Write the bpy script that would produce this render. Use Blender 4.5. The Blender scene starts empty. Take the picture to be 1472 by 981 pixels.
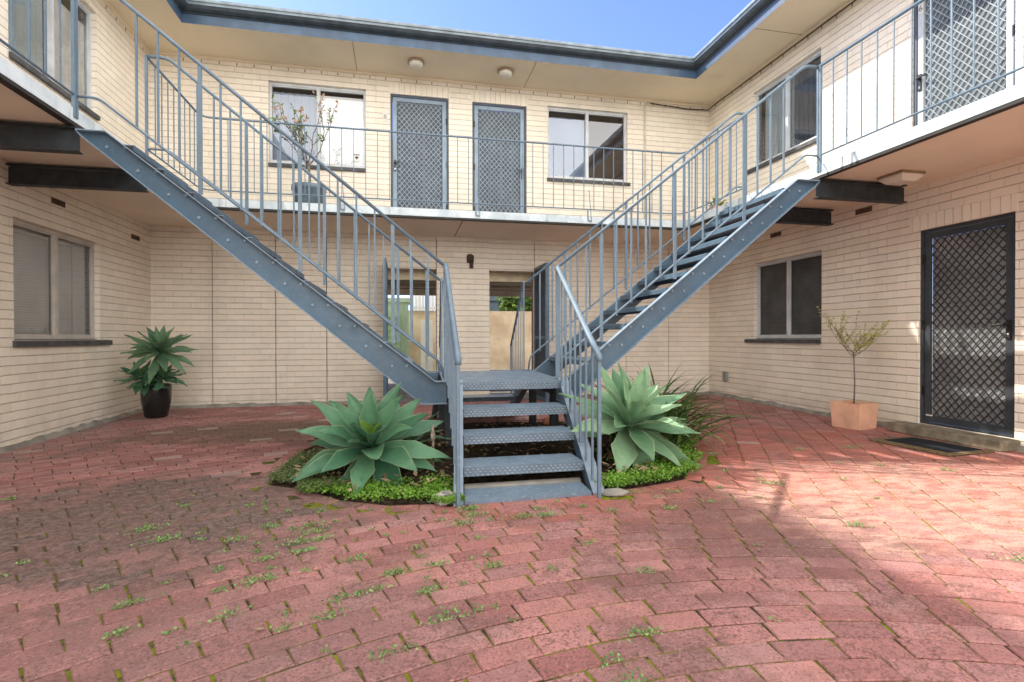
import bpy, math, random
from mathutils import Vector, Matrix, noise as mnoise
random.seed(7)
SC = bpy.context.scene
COL = SC.collection
R_ = random.uniform

# ------------------------------------------------------------------ geometry constants (metres)
XL, XR, YB = -3.531, 5.4506, 8.6          # wall faces round the courtyard
SL, SR, SY = -2.404, 4.172, 7.25          # balcony slab edges
GL, GR, GY = -2.787, 4.66, 7.72           # eave edges
ZS, ZT, ZR = 2.65, 2.77, 5.17             # slab soffit, slab top, roof soffit
NEAR = -6.0                               # the wings run on behind the camera to here

# ------------------------------------------------------------------ mesh builder
class M:
    def __init__(s): s.v = []; s.f = []; s.m = []; s.smooth = False; s.col = None
    def quad(s, a, b, c, d, m=0):
        n = len(s.v); s.v += [a, b, c, d]; s.f.append((n, n+1, n+2, n+3)); s.m.append(m); return s
    def tri(s, a, b, c, m=0):
        n = len(s.v); s.v += [a, b, c]; s.f.append((n, n+1, n+2)); s.m.append(m); return s
    def box(s, x0, y0, z0, x1, y1, z1, m=0):
        if x0 > x1: x0, x1 = x1, x0
        if y0 > y1: y0, y1 = y1, y0
        if z0 > z1: z0, z1 = z1, z0
        n = len(s.v)
        s.v += [(x0,y0,z0),(x1,y0,z0),(x1,y1,z0),(x0,y1,z0),(x0,y0,z1),(x1,y0,z1),(x1,y1,z1),(x0,y1,z1)]
        for q in ((0,3,2,1),(4,5,6,7),(0,1,5,4),(1,2,6,5),(2,3,7,6),(3,0,4,7)):
            s.f.append(tuple(n+i for i in q)); s.m.append(m)
        return s
    def prism(s, pts, d, m=0):
        """polygon pts (3d, planar) extruded by vector d"""
        n = len(s.v); k = len(pts); d = Vector(d)
        s.v += [tuple(p) for p in pts] + [tuple(Vector(p)+d) for p in pts]
        s.f.append(tuple(range(n+k-1, n-1, -1))); s.m.append(m)
        s.f.append(tuple(range(n+k, n+2*k))); s.m.append(m)
        for i in range(k):
            j = (i+1) % k
            s.f.append((n+i, n+j, n+k+j, n+k+i)); s.m.append(m)
        return s
    def tube(s, pts, r, k=8, m=0, caps=True):
        """swept tube through pts; r a number or a list"""
        pts = [Vector(p) for p in pts]; n0 = len(s.v); L = len(pts)
        rr = r if isinstance(r, (list, tuple)) else [r]*L
        up = None
        for i, p in enumerate(pts):
            t = (pts[min(i+1, L-1)] - pts[max(i-1, 0)]).normalized()
            if up is None:
                up = Vector((0,0,1)) if abs(t.z) < .9 else Vector((1,0,0))
            a = t.cross(up)
            if a.length < 1e-5: a = t.orthogonal()
            a.normalize(); b = a.cross(t).normalized(); up = b
            for j in range(k):
                w = 2*math.pi*(j+.5)/k
                s.v.append(tuple(p + (a*math.cos(w) + b*math.sin(w))*rr[i]))
        for i in range(L-1):
            for j in range(k):
                j2 = (j+1) % k
                s.f.append((n0+i*k+j, n0+i*k+j2, n0+(i+1)*k+j2, n0+(i+1)*k+j)); s.m.append(m)
        if caps:
            s.f.append(tuple(n0+j for j in range(k-1,-1,-1))); s.m.append(m)
            s.f.append(tuple(n0+(L-1)*k+j for j in range(k))); s.m.append(m)
        return s
    def lathe(s, c, prof, k=24, m=0, sx=1, sy=1):
        n0 = len(s.v); c = Vector(c)
        for r, z in prof:
            for j in range(k):
                w = 2*math.pi*j/k
                s.v.append((c.x+r*sx*math.cos(w), c.y+r*sy*math.sin(w), c.z+z))
        for i in range(len(prof)-1):
            for j in range(k):
                j2 = (j+1) % k
                s.f.append((n0+i*k+j, n0+i*k+j2, n0+(i+1)*k+j2, n0+(i+1)*k+j)); s.m.append(m)
        s.f.append(tuple(n0+j for j in range(k-1,-1,-1))); s.m.append(m)
        s.f.append(tuple(n0+(len(prof)-1)*k+j for j in range(k))); s.m.append(m)
        return s
    def bar(s, p, q, w, h, m=0):
        """rectangular bar p->q, width w (sideways), height h"""
        p = Vector(p); q = Vector(q); t = (q-p).normalized()
        up = Vector((0,0,1)) if abs(t.z) < .95 else Vector((0,1,0))
        a = t.cross(up).normalized(); b = a.cross(t).normalized()
        c = [a*(w/2)*i + b*(h/2)*j for i, j in ((-1,-1),(1,-1),(1,1),(-1,1))]
        return s.prism([p+x for x in c], q-p, m)
    def build(s, name, mats, parent=None, bevel=0):
        if not isinstance(mats, (list, tuple)): mats = [mats]
        if parent is not None: po = parent['_wo']
        else: po = (0,0,0)
        xs = [v[0] for v in s.v]; ys = [v[1] for v in s.v]; zs = [v[2] for v in s.v]
        o = Vector(((min(xs)+max(xs))/2, (min(ys)+max(ys))/2, min(zs)))
        me = bpy.data.meshes.new(name)
        me.from_pydata([(v[0]-o.x, v[1]-o.y, v[2]-o.z) for v in s.v], [], s.f)
        for m in mats: me.materials.append(m)
        me.polygons.foreach_set('material_index', s.m)
        if s.smooth: me.polygons.foreach_set('use_smooth', [True]*len(me.polygons))
        if s.col is not None:
            at = me.attributes.new('rnd', 'FLOAT_COLOR', 'POINT')
            flat = []
            for c in s.col: flat += [c[0], c[1], c[2], 1.0]
            at.data.foreach_set('color', flat)
        me.update()
        ob = bpy.data.objects.new(name, me); COL.objects.link(ob)
        if parent is not None: ob.parent = parent
        ob.location = o - Vector(po)
        ob['_wo'] = (o.x, o.y, o.z)
        if bevel:
            b = ob.modifiers.new('bevel', 'BEVEL'); b.width = bevel; b.segments = 2; b.limit_method = 'ANGLE'
        return ob

def thing(name, label, cat, loc=(0,0,0), group=None):
    o = bpy.data.objects.new(name, None); COL.objects.link(o); o.location = loc
    o.empty_display_size = .1
    o['_wo'] = tuple(loc); o['label'] = label; o['category'] = cat
    if group: o['group'] = group
    return o
def tag(o, label, cat, group=None, kind=None):
    o['label'] = label; o['category'] = cat
    if group: o['group'] = group
    if kind: o['kind'] = kind
    return o
def struct(o): o['kind'] = 'structure'; return o

# ------------------------------------------------------------------ node helper
class N:
    def __init__(s, name, rough=.7, spec=.3, metal=0):
        s.mat = bpy.data.materials.new(name); s.mat.use_nodes = True
        s.t = s.mat.node_tree; s.n = s.t.nodes; s.l = s.t.links
        s.b = s.n['Principled BSDF']; s.out = s.n['Material Output']
        s.b.inputs['Roughness'].default_value = rough
        s.b.inputs['Specular IOR Level'].default_value = spec
        s.b.inputs['Metallic'].default_value = metal
    def put(s, inp, val):
        if isinstance(val, (int, float)): inp.default_value = val
        elif isinstance(val, (tuple, list)):
            inp.default_value = tuple(val) if len(val) == 4 or inp.type == 'VECTOR' else (*val, 1)
        else: s.l.new(val, inp)
    def m(s, op, a, b=0.0, c=0.0, clamp=False):
        n = s.n.new('ShaderNodeMath'); n.operation = op; n.use_clamp = clamp
        s.put(n.inputs[0], a); s.put(n.inputs[1], b); s.put(n.inputs[2], c); return n.outputs[0]
    def pos(s):
        g = s.n.new('ShaderNodeNewGeometry'); return g.outputs['Position']
    def xyz(s, v):
        n = s.n.new('ShaderNodeSeparateXYZ'); s.l.new(v, n.inputs[0]); return n.outputs
    def comb(s, x, y, z):
        n = s.n.new('ShaderNodeCombineXYZ'); s.put(n.inputs[0], x); s.put(n.inputs[1], y); s.put(n.inputs[2], z); return n.outputs[0]
    def noise(s, v, scale, det=4, rough=.55, dist=0):
        n = s.n.new('ShaderNodeTexNoise'); s.l.new(v, n.inputs['Vector'])
        n.inputs['Scale'].default_value = scale; n.inputs['Detail'].default_value = det
        n.inputs['Roughness'].default_value = rough; n.inputs['Distortion'].default_value = dist
        return n.outputs[0]
    def white(s, v):
        n = s.n.new('ShaderNodeTexWhiteNoise'); s.l.new(v, n.inputs['Vector']); return n.outputs['Value']
    def vscale(s, v, k):
        n = s.n.new('ShaderNodeVectorMath'); n.operation = 'MULTIPLY'; s.l.new(v, n.inputs[0]); n.inputs[1].default_value = k; return n.outputs[0]
    def ramp(s, f, a, b, lo=0., hi=1.):
        n = s.n.new('ShaderNodeMapRange'); n.interpolation_type = 'SMOOTHSTEP'
        s.put(n.inputs['Value'], f); n.inputs['From Min'].default_value = a; n.inputs['From Max'].default_value = b
        n.inputs['To Min'].default_value = lo; n.inputs['To Max'].default_value = hi; return n.outputs[0]
    def mix(s, f, a, b, mode='MIX'):
        n = s.n.new('ShaderNodeMix'); n.data_type = 'RGBA'; n.blend_type = mode
        s.put(n.inputs[0], f); s.put(n.inputs[6], a); s.put(n.inputs[7], b); return n.outputs[2]
    def bump(s, h, strength=.5, dist=.01):
        n = s.n.new('ShaderNodeBump'); s.put(n.inputs['Height'], h); n.inputs['Strength'].default_value = strength
        n.inputs['Distance'].default_value = dist; s.l.new(n.outputs[0], s.b.inputs['Normal']); return n
    def base(s, c): s.put(s.b.inputs['Base Color'], c); return s
    def rough(s, v): s.put(s.b.inputs['Roughness'], v); return s

# ------------------------------------------------------------------ materials
def plain(name, c, rough=.6, spec=.3, var=.12, scale=6, bump=0, metal=0, c2=None):
    a = N(name, rough, spec, metal); p = a.pos()
    f = a.ramp(a.noise(p, scale, 5), .3, .72)
    d = c2 or tuple(x*(1-var*2.2) for x in c)
    a.base(a.mix(f, d, c))
    if bump: a.bump(a.noise(p, scale*14, 3), bump, .004)
    return a.mat

def brick_mat(name, ax, soldier=False, tint=(.865,.795,.685)):
    a = N(name, .72, .25); p = a.pos(); x = a.xyz(p); u = x[ax]; z = x[2]
    wob = a.m('MULTIPLY', a.m('SUBTRACT', a.noise(p, 5, 3), .5), .010)
    wob2 = a.m('MULTIPLY', a.m('SUBTRACT', a.noise(p, 32, 2), .5), .006)
    z2 = a.m('ADD', z, a.m('ADD', wob, wob2)); u2 = a.m('ADD', u, a.m('MULTIPLY', wob2, 1.6))
    if soldier:
        row = a.m('FLOOR', a.m('DIVIDE', z2, 10.0)); fz = .5
        uu = a.m('DIVIDE', u2, .086); fu = a.m('FRACT', uu); col = a.m('FLOOR', uu); wu = .055; hz = .5
    else:
        zz = a.m('DIVIDE', z2, .086); row = a.m('FLOOR', zz); fz = a.m('FRACT', zz)
        half = a.m('MULTIPLY', a.m('MODULO', row, 2.0), .5)
        uu = a.m('ADD', a.m('DIVIDE', u2, .24), half); col = a.m('FLOOR', uu); fu = a.m('FRACT', uu); wu = .020
    r = a.white(a.comb(row, col, 3.1)); r2 = a.white(a.comb(col, row, 7.7))
    eu = a.m('MINIMUM', fu, a.m('SUBTRACT', 1.0, fu))
    jv = a.ramp(eu, wu*.35, wu*1.3, 1, 0)
    if soldier: jh = 0.0
    else:
        ez = a.m('MINIMUM', fz, a.m('SUBTRACT', 1.0, fz)); jh = a.ramp(ez, .022, .085, 1, 0)
    # where old paint fills a joint it fades out
    fill = a.ramp(a.noise(p, 2.3, 4, .6), .34, .56)
    fill2 = a.ramp(a.noise(p, 9, 3), .3, .6)
    jhs = a.m('MULTIPLY', jh, a.m('MULTIPLY_ADD', fill2, .35, .65)) if not soldier else 0.0
    jvs = a.m('MULTIPLY', jv, a.m('MULTIPLY_ADD', a.m('MULTIPLY', fill, fill2), .48, .05 if not soldier else .35))
    if not soldier: jvs = a.m('MULTIPLY', jvs, a.ramp(z, .7, 2.2, .35, 1))
    j = a.m('MAXIMUM', jhs, jvs)
    c = tint
    base = a.mix(a.ramp(r, 0, 1), tuple(k*.955 for k in c), tuple(min(1, k*1.02) for k in c))
    base = a.mix(a.m('MULTIPLY', a.m('POWER', r2, 3.0), .22), base, (c[0]*.92, c[1]*.84, c[2]*.76))
    dirt = a.ramp(a.noise(a.vscale(p, (1,1,.45)), 1.3, 6, .6), .42, .75, 0, .22)
    base = a.mix(dirt, base, (.42,.36,.28))
    low = a.ramp(z, 0, .42, .30, 0)
    low = a.m('MULTIPLY', low, a.ramp(a.noise(p, 5, 5), .3, .65))
    base = a.mix(low, base, (.36,.33,.29))
    stv = a.comb(a.m('MULTIPLY', x[0], 7.0), a.m('MULTIPLY', x[1], 7.0), a.m('MULTIPLY', z, .8))
    stk_ = a.m('MULTIPLY', a.ramp(a.noise(stv, 1.0, 5, .7), .56, .76), a.ramp(a.noise(p, .9, 3), .42, .6, 0, .32))
    base = a.mix(stk_, base, (.46,.38,.29))
    sp = a.ramp(a.noise(p, 120, 2), .62, .74, 0, .22)
    base = a.mix(sp, base, (.40,.33,.25))
    col_ = a.mix(a.m('MULTIPLY', j, .57), base, (.22,.17,.13))
    a.base(col_)
    h = a.m('SUBTRACT', a.m('ADD', a.m('MULTIPLY', a.noise(p, 55, 4), .25), a.m('MULTIPLY', r, .18)), a.m('MAXIMUM', jh, a.m('MULTIPLY', jv, .6)))
    a.bump(h, .8, .006)
    return a.mat
BX = brick_mat('painted_brick_x', 0); BY = brick_mat('painted_brick_y', 1)
BSX = brick_mat('soldier_brick_x', 0, True); BSY = brick_mat('soldier_brick_y', 1, True)

def steel_mat(name, c, wear=.25):
    a = N(name, .42, .5); p = a.pos()
    n1 = a.ramp(a.noise(p, 3.5, 5, .6), .35, .7); n2 = a.ramp(a.noise(p, 38, 4, .6), .52, .72, 0, wear)
    b = a.mix(n1, tuple(k*.82 for k in c), c)
    b = a.mix(n2, b, (min(1,c[0]*2.0), min(1,c[1]*1.9), min(1,c[2]*1.75)))
    rust = a.ramp(a.noise(a.vscale(p, (1,1,.6)), 14, 5, .65), .645, .76, 0, .6)
    b = a.mix(rust, b, (.13,.085,.06))
    a.base(b); a.rough(a.ramp(a.noise(p, 12, 3), .3, .7, .34, .55))
    a.bump(a.noise(p, 160, 3), .12, .002)
    return a.mat
STEEL = steel_mat('blue_grey_steel', (.075,.135,.20))
FLANGE = steel_mat('lit_flange_steel', (.23,.31,.40))  # same steel, light falling on the flanges painted in as a paler tone
STEEL_TOP = steel_mat('worn_tread_steel', (.16,.225,.30), .6)
RAIL = steel_mat('rail_steel', (.14,.21,.285))
BEAM = plain('dark_beam_paint', (.045,.055,.065), .6, .3, .2, 9, .2)
UNDER = plain('dark_drip_edge', (.05,.048,.045), .7, .2)
def nosing_mat():
    a = N('checker_nosing', .45, .5); p = a.pos(); x = a.xyz(p)
    # raised lozenges of chequer plate
    u = a.m('DIVIDE', x[0], .034); v = a.m('DIVIDE', x[2], .019)
    row = a.m('FLOOR', v); fu = a.m('SUBTRACT', a.m('FRACT', a.m('ADD', u, a.m('MULTIPLY', a.m('MODULO', row, 2.0), .5))), .5)
    fv = a.m('SUBTRACT', a.m('FRACT', v), .5)
    d = a.m('SQRT', a.m('ADD', a.m('POWER', a.m('MULTIPLY', fu, 1.0), 2.0), a.m('POWER', fv, 2.0)))
    k = a.ramp(d, .18, .34, 1, 0)
    b = a.mix(a.ramp(a.noise(p, 9, 4), .3, .7), (.11,.155,.21), (.15,.20,.265))
    b = a.mix(a.m('MULTIPLY', k, a.ramp(a.noise(p, 20, 3), .3, .6, .25, .75)), b, (.36,.41,.46))
    a.base(b); a.bump(k, .8, .004)
    return a.mat
NOSE = nosing_mat()

def soffit_mat(name, c):
    a = N(name, .8, .15); p = a.pos()
    f = a.ramp(a.noise(p, 1.1, 5), .3, .7); b = a.mix(f, tuple(k*.90 for k in c), c)
    st = a.ramp(a.noise(a.vscale(p, (1,1,1)), 2.6, 6, .65), .60, .78, 0, .25)
    b = a.mix(st, b, (c[0]*.66, c[1]*.6, c[2]*.5)); a.base(b); a.bump(a.noise(p, 220, 2), .25, .002); return a.mat
SOFFIT = soffit_mat('cream_soffit', (.80,.70,.54)); SOFFIT2 = soffit_mat('slab_soffit', (.87,.78,.64))

def fascia_mat():
    a = N('stained_slab_edge', .6, .3); p = a.pos(); x = a.xyz(p)
    b = a.mix(a.ramp(a.noise(p, 4, 5), .35, .65), (.50,.58,.63), (.70,.77,.81))
    uu = a.comb(a.m('MULTIPLY', x[0], 9.0), a.m('MULTIPLY', x[1], 9.0), a.m('MULTIPLY', x[2], 1.3))
    st = a.m('MULTIPLY', a.ramp(a.noise(uu, 1.0, 5, .7), .54, .70), a.ramp(a.noise(p, 1.5, 3), .30, .55, .2, .9))
    b = a.mix(st, b, (.30,.34,.35))
    ru = a.ramp(a.noise(a.comb(a.m('MULTIPLY', x[0], 5.0), a.m('MULTIPLY', x[1], 5.0), x[2]), 1.7, 4), .72, .80, 0, .7)
    b = a.mix(ru, b, (.20,.10,.05)); a.base(b); a.bump(a.noise(p, 60, 4), .3, .003); return a.mat
FASCIA = fascia_mat()
DECK = plain('balcony_deck', (.33,.32,.30), .8, .2, .15, 4, .3)
GUT_BLUE = plain('fascia_board_blue', (.06,.105,.175), .45, .45, .14, 5)
GUT_DARK = plain('gutter_dark', (.05,.07,.09), .38, .5, .2, 6)
GUT_LIP = plain('gutter_lip_lit', (.22,.28,.33), .35, .5, .16, 7)  # lip catches the light: that brightness is put into a paler colour
ROOF = plain('roof_sheet', (.25,.26,.27), .5, .4, .15, 3)
ALU = plain('window_aluminium', (.62,.65,.68), .4, .5, .10, 5)
ALU_T = plain('window_bronze_frame', (.58,.54,.49), .45, .4, .1, 5)
SILL = plain('slate_sill', (.10,.105,.115), .6, .4, .25, 8, .4)
DOOR_FR = plain('door_jamb_dark', (.075,.10,.14), .5, .4, .12, 6)
DOOR_BL = plain('security_frame_blue', (.25,.34,.44), .4, .5, .10, 5)
DOOR_MESH = plain('security_grille_blue', (.36,.43,.49), .4, .5, .12, 8)
DOOR_CH = plain('charcoal_frame', (.045,.055,.066), .42, .5, .15, 6)
GRILLE_CH = plain('charcoal_grille', (.035,.042,.05), .4, .5, .15, 8)
SCREEN = plain('fly_screen', (.12,.15,.185), .7, .2, .12, 3)
SCREEN_D = plain('fly_screen_dark', (.31,.315,.32), .55, .4, .25, 2.2)
DOOR_AL = plain('security_frame_alu', (.52,.56,.58), .35, .5, .08, 5)
BLACK = plain('black_metal', (.02,.02,.022), .35, .5, .1)
CHROME = plain('brushed_handle', (.45,.46,.47), .3, .5, .1, metal=1)
BLIND = plain('white_blind', (.80,.80,.78), .7, .2, .04, 2)
SLAT = plain('venetian_slat', (.92,.91,.86), .5, .3, .06, 3)
CURT = plain('grey_curtain', (.34,.39,.48), .9, .1, .1, 2)
CURT_G = plain('sage_curtain', (.52,.58,.56), .9, .1, .1, 2)
DARKROOM = plain('dim_room', (.045,.045,.05), .9, .1)
WHITE = plain('white_enamel', (.72,.71,.66), .35, .5, .06, 4)
OPAL = plain('opal_diffuser', (.80,.77,.68), .35, .4, .05, 4)
TERRA = plain('terracotta', (.78,.45,.31), .8, .2, .12, 5, .3)
BLACKPOT = plain('glazed_black_pot', (.012,.014,.014), .18, .6, .1)
GREYPOT = plain('weathered_blue_pot', (.18,.24,.285), .6, .3, .2, 9, .3)
SOIL = plain('potting_soil', (.035,.025,.018), .95, .1, .3, 30, .8)
CONC = plain('worn_concrete', (.34,.32,.285), .85, .2, .2, 5, .5)
CONC_G = plain('concrete_step', (.31,.27,.20), .85, .2, .22, 8, .5)
RUST = plain('rusty_fitting', (.09,.06,.045), .7, .3, .3, 20)
VENT = plain('dark_vent', (.27,.17,.12), .8, .2, .2, 20)

def glass_mat(name='window_glass', tint=(.97,.98,.99), refl=.04):
    m = bpy.data.materials.new(name); m.use_nodes = True; t = m.node_tree; n = t.nodes; l = t.links
    n.remove(n['Principled BSDF']); out = n['Material Output']
    tr = n.new('ShaderNodeBsdfTransparent'); tr.inputs[0].default_value = (*tint, 1)
    gl = n.new('ShaderNodeBsdfGlossy'); gl.inputs['Roughness'].default_value = .02; gl.inputs[0].default_value = (.92,.95,1,1)
    fr = n.new('ShaderNodeFresnel'); fr.inputs[0].default_value = 1.52
    mm = n.new('ShaderNodeMath'); mm.operation = 'MULTIPLY_ADD'; mm.inputs[1].default_value = 1.2; mm.inputs[2].default_value = refl; mm.use_clamp = True
    no = n.new('ShaderNodeTexNoise'); no.inputs['Scale'].default_value = 1.2; bp = n.new('ShaderNodeBump'); bp.inputs['Strength'].default_value = .04
    bp.inputs['Distance'].default_value = .05
    g = n.new('ShaderNodeNewGeometry'); l.new(g.outputs['Position'], no.inputs['Vector']); l.new(no.outputs[0], bp.inputs['Height']); l.new(bp.outputs[0], gl.inputs['Normal'])
    l.new(fr.outputs[0], mm.inputs[0]); mx = n.new('ShaderNodeMixShader'); l.new(mm.outputs[0], mx.inputs[0]); l.new(tr.outputs[0], mx.inputs[1]); l.new(gl.outputs[0], mx.inputs[2])
    l.new(mx.outputs[0], out.inputs[0]); return m
GLASS = glass_mat(); GLASS2 = glass_mat('blue_reflecting_glass', (.85,.89,.95), .07)

def paver_mat():
    a = N('red_paver', .8, .25); p = a.pos(); x = a.xyz(p)
    at = a.n.new('ShaderNodeAttribute'); at.attribute_name = 'rnd'; c3 = a.n.new('ShaderNodeSeparateColor'); a.l.new(at.outputs['Color'], c3.inputs[0])
    r, g, b = c3.outputs
    base = a.mix(a.ramp(r, 0, 1), (.34,.14,.13), (.50,.24,.22))
    base = a.mix(a.m('MULTIPLY', a.ramp(g, .35, 1), .55), base, (.36,.195,.195))
    def blob(cx, cy, rx, ry):
        dx = a.m('DIVIDE', a.m('SUBTRACT', x[0], cx), rx); dy = a.m('DIVIDE', a.m('SUBTRACT', x[1], cy), ry)
        d = a.m('ADD', a.m('MULTIPLY', dx, dx), a.m('MULTIPLY', dy, dy))
        d = a.m('ADD', d, a.m('MULTIPLY', a.m('SUBTRACT', a.noise(p, 2.6, 9, .76), .5), 2.6)); d = a.m('ADD', d, a.m('MULTIPLY', a.m('SUBTRACT', g, .5), .55))
        return a.ramp(d, .25, 1.25, 1, 0)
    # redder near the bed and along the right side, pinker in front
    red = blob(2.9, 3.9, 2.6, 1.9)
    base = a.mix(a.m('MULTIPLY', red, .7), base, (.42,.13,.09))
    red2 = blob(1.0, 4.2, 2.0, 1.25)
    base = a.mix(a.m('MULTIPLY', red2, .55), base, (.40,.125,.10))
    # rain wash: chalky bloom
    chalk = a.ramp(a.noise(p, 3.1, 7, .68), .50, .72, 0, .42)
    base = a.mix(chalk, base, (.50,.335,.31))
    # black lichen and grime
    gr = a.ramp(a.noise(p, 1.5, 7, .7), .46, .66, 0, .62)
    base = a.mix(gr, base, (.14,.085,.075))
    sc = a.ramp(a.noise(a.vscale(p, (1,1,1)), 34, 6, .75, 1.6), .47, .60, 0, .75)
    base = a.mix(a.m('MULTIPLY', sc, a.ramp(b, .0, .7, .25, 1)), base, (.15,.075,.07))
    gm = blob(-1.6, 3.35, 1.45, 1.1)
    gcol = a.mix(a.ramp(a.noise(p, 24, 8, .78), .42, .60), (.070,.060,.055), (.21,.15,.13)); gcol = a.mix(a.m('MULTIPLY', r, .35), gcol, (.20,.095,.085))
    base = a.mix(a.m('MULTIPLY', gm, .96), base, gcol)
    gm2 = blob(-1.3, 6.3, 1.9, .75)
    base = a.mix(a.m('MULTIPLY', gm2, .75), base, (.115,.085,.06))
    gm3 = blob(1.9, 2.5, .75, .6)
    base = a.mix(a.m('MULTIPLY', gm3, .62), base, (.13,.08,.075))
    gm4 = blob(-.6, 1.9, .9, .5)
    base = a.mix(a.m('MULTIPLY', gm4, .45), base, (.20,.12,.115))
    sun_lift = blob(3.6, 2.7, 1.7, 1.0)  # sunlit area of the paving, its brightness painted into the paver colour
    base = a.mix(a.m('MULTIPLY', sun_lift, a.ramp(a.noise(a.vscale(p, (1,2.2,1)), 5, 7, .7), .40, .60, .15, .75)), base, (.62,.37,.30))
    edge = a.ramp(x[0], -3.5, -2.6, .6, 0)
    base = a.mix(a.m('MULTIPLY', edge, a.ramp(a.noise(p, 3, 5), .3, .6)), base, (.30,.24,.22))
    # single pale replacement bricks
    pale = a.m('MULTIPLY', a.m('MULTIPLY', a.m('GREATER_THAN', b, .96), .6), a.ramp(x[1], 3.8, 4.6))
    base = a.mix(pale, base, (.42,.36,.33))
    lite = a.ramp(a.noise(p, 52, 6, .75), .55, .68, 0, .45)
    base = a.mix(lite, base, (.56,.38,.35))
    speck = a.ramp(a.noise(p, 95, 4, .7), .54, .63, 0, .7)
    base = a.mix(speck, base, (.11,.055,.05))
    a.base(base)
    w = a.n.new('ShaderNodeTexWave'); a.l.new(a.vscale(p, (1,1,1)), w.inputs['Vector']); w.inputs['Scale'].default_value = 13; w.inputs['Distortion'].default_value = 14; w.inputs['Detail'].default_value = 4
    h = a.m('ADD', a.m('MULTIPLY', a.noise(p, 90, 5, .7), .8), a.m('MULTIPLY', w.outputs['Fac'], .22))
    a.bump(h, .75, .006)
    return a.mat
PAVER = paver_mat()
def joint_mat():
    a = N('mossy_joint', .95, .1); p = a.pos(); x = a.xyz(p)
    n = a.ramp(a.noise(p, 1.9, 5, .6), .36, .52)
    far = a.ramp(x[0], -2.6, -.6, .25, 1)
    far = a.m('MULTIPLY', far, a.ramp(x[1], 4.0, 5.2, 1, .25)); mo = a.m('MULTIPLY', a.m('MULTIPLY', n, far), a.ramp(a.noise(p, 26, 3), .3, .55))
    c = a.mix(a.noise(p, 60, 3), (.035,.025,.018), (.08,.06,.045)); g = a.mix(a.noise(p, 22, 3), (.09,.12,.012), (.26,.27,.025))
    a.base(a.mix(mo, c, g)); a.bump(a.noise(p, 120, 4), .9, .006); return a.mat
JOINT = joint_mat()
def soil_mat():
    a = N('garden_soil', .95, .1); p = a.pos()
    c = a.mix(a.ramp(a.noise(p, 24, 6, .7), .35, .65), (.018,.013,.009), (.075,.052,.034))
    c = a.mix(a.ramp(a.noise(p, 60, 3), .66, .74, 0, .7), c, (.28,.23,.16)); a.base(c); a.bump(a.noise(p, 35, 6, .7), 1, .03); return a.mat
BEDSOIL = soil_mat()
def leaf_mat(name, c1, c2, edge=None, rough=.45, attr=True):
    a = N(name, rough, .35); p = a.pos()
    f = a.noise(p, 6, 3)
    if attr:
        at = a.n.new('ShaderNodeAttribute'); at.attribute_name = 'rnd'; s = a.n.new('ShaderNodeSeparateColor'); a.l.new(at.outputs['Color'], s.inputs[0])
        f = s.outputs[0]
    b = a.mix(a.ramp(f, 0, 1), c1, c2)
    if attr and edge:
        b = a.mix(a.ramp(s.outputs[1], .80, 1.0), b, edge)
        b = a.mix(a.m('MULTIPLY', s.outputs[2], .8), b, (.20,.33,.05))
        b = a.mix(a.m('MULTIPLY', a.ramp(a.noise(p, 44, 4, .7), .63, .70), .45), b, (.24,.24,.13))
    b = a.mix(a.ramp(a.noise(p, 18, 4), .5, .75, 0, .3), b, tuple(k*.65 for k in c1))
    a.base(b)
    tr = a.n.new('ShaderNodeBsdfTranslucent'); a.l.new(b, tr.inputs[0]); mx = a.n.new('ShaderNodeMixShader'); mx.inputs[0].default_value = .14
    a.l.new(a.b.outputs[0], mx.inputs[1]); a.l.new(tr.outputs[0], mx.inputs[2]); a.l.new(mx.outputs[0], a.out.inputs[0])
    return a.mat
AGAVE = leaf_mat('agave_leaf', (.04,.125,.07), (.12,.27,.15), (.28,.38,.20), .42)
AGAVE2 = leaf_mat('pale_agave_leaf', (.09,.21,.11), (.27,.43,.26), (.42,.52,.33), .42)
AGAVE3 = leaf_mat('muted_agave_leaf', (.06,.14,.08), (.15,.27,.15), (.24,.31,.19), .45)  # duller green with a narrower range
DRY = leaf_mat('dry_leaf', (.20,.14,.08), (.38,.29,.17), None, .8)
STRAP = leaf_mat('strap_leaf', (.03,.07,.02), (.15,.25,.06), (.16,.24,.06), .4)
MOSSY = leaf_mat('ground_cover_leaf', (.05,.15,.015), (.20,.38,.045), None, .6)
MOSSD = leaf_mat('dull_ground_cover', (.05,.09,.03), (.16,.21,.08), None, .7)
WEED = leaf_mat('weed_leaf', (.10,.20,.06), (.26,.38,.14), None, .6)
CITRUS = leaf_mat('shrub_leaf', (.30,.32,.06), (.62,.60,.20), None, .5)
HEDGE = leaf_mat('hedge_leaf', (.05,.11,.02), (.20,.30,.07), None, .6)
ORANGE = leaf_mat('orange_leaf', (.42,.20,.08), (.55,.40,.27), None, .6)
BARK = plain('grey_bark', (.22,.18,.15), .85, .2, .2, 20, .4)

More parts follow.
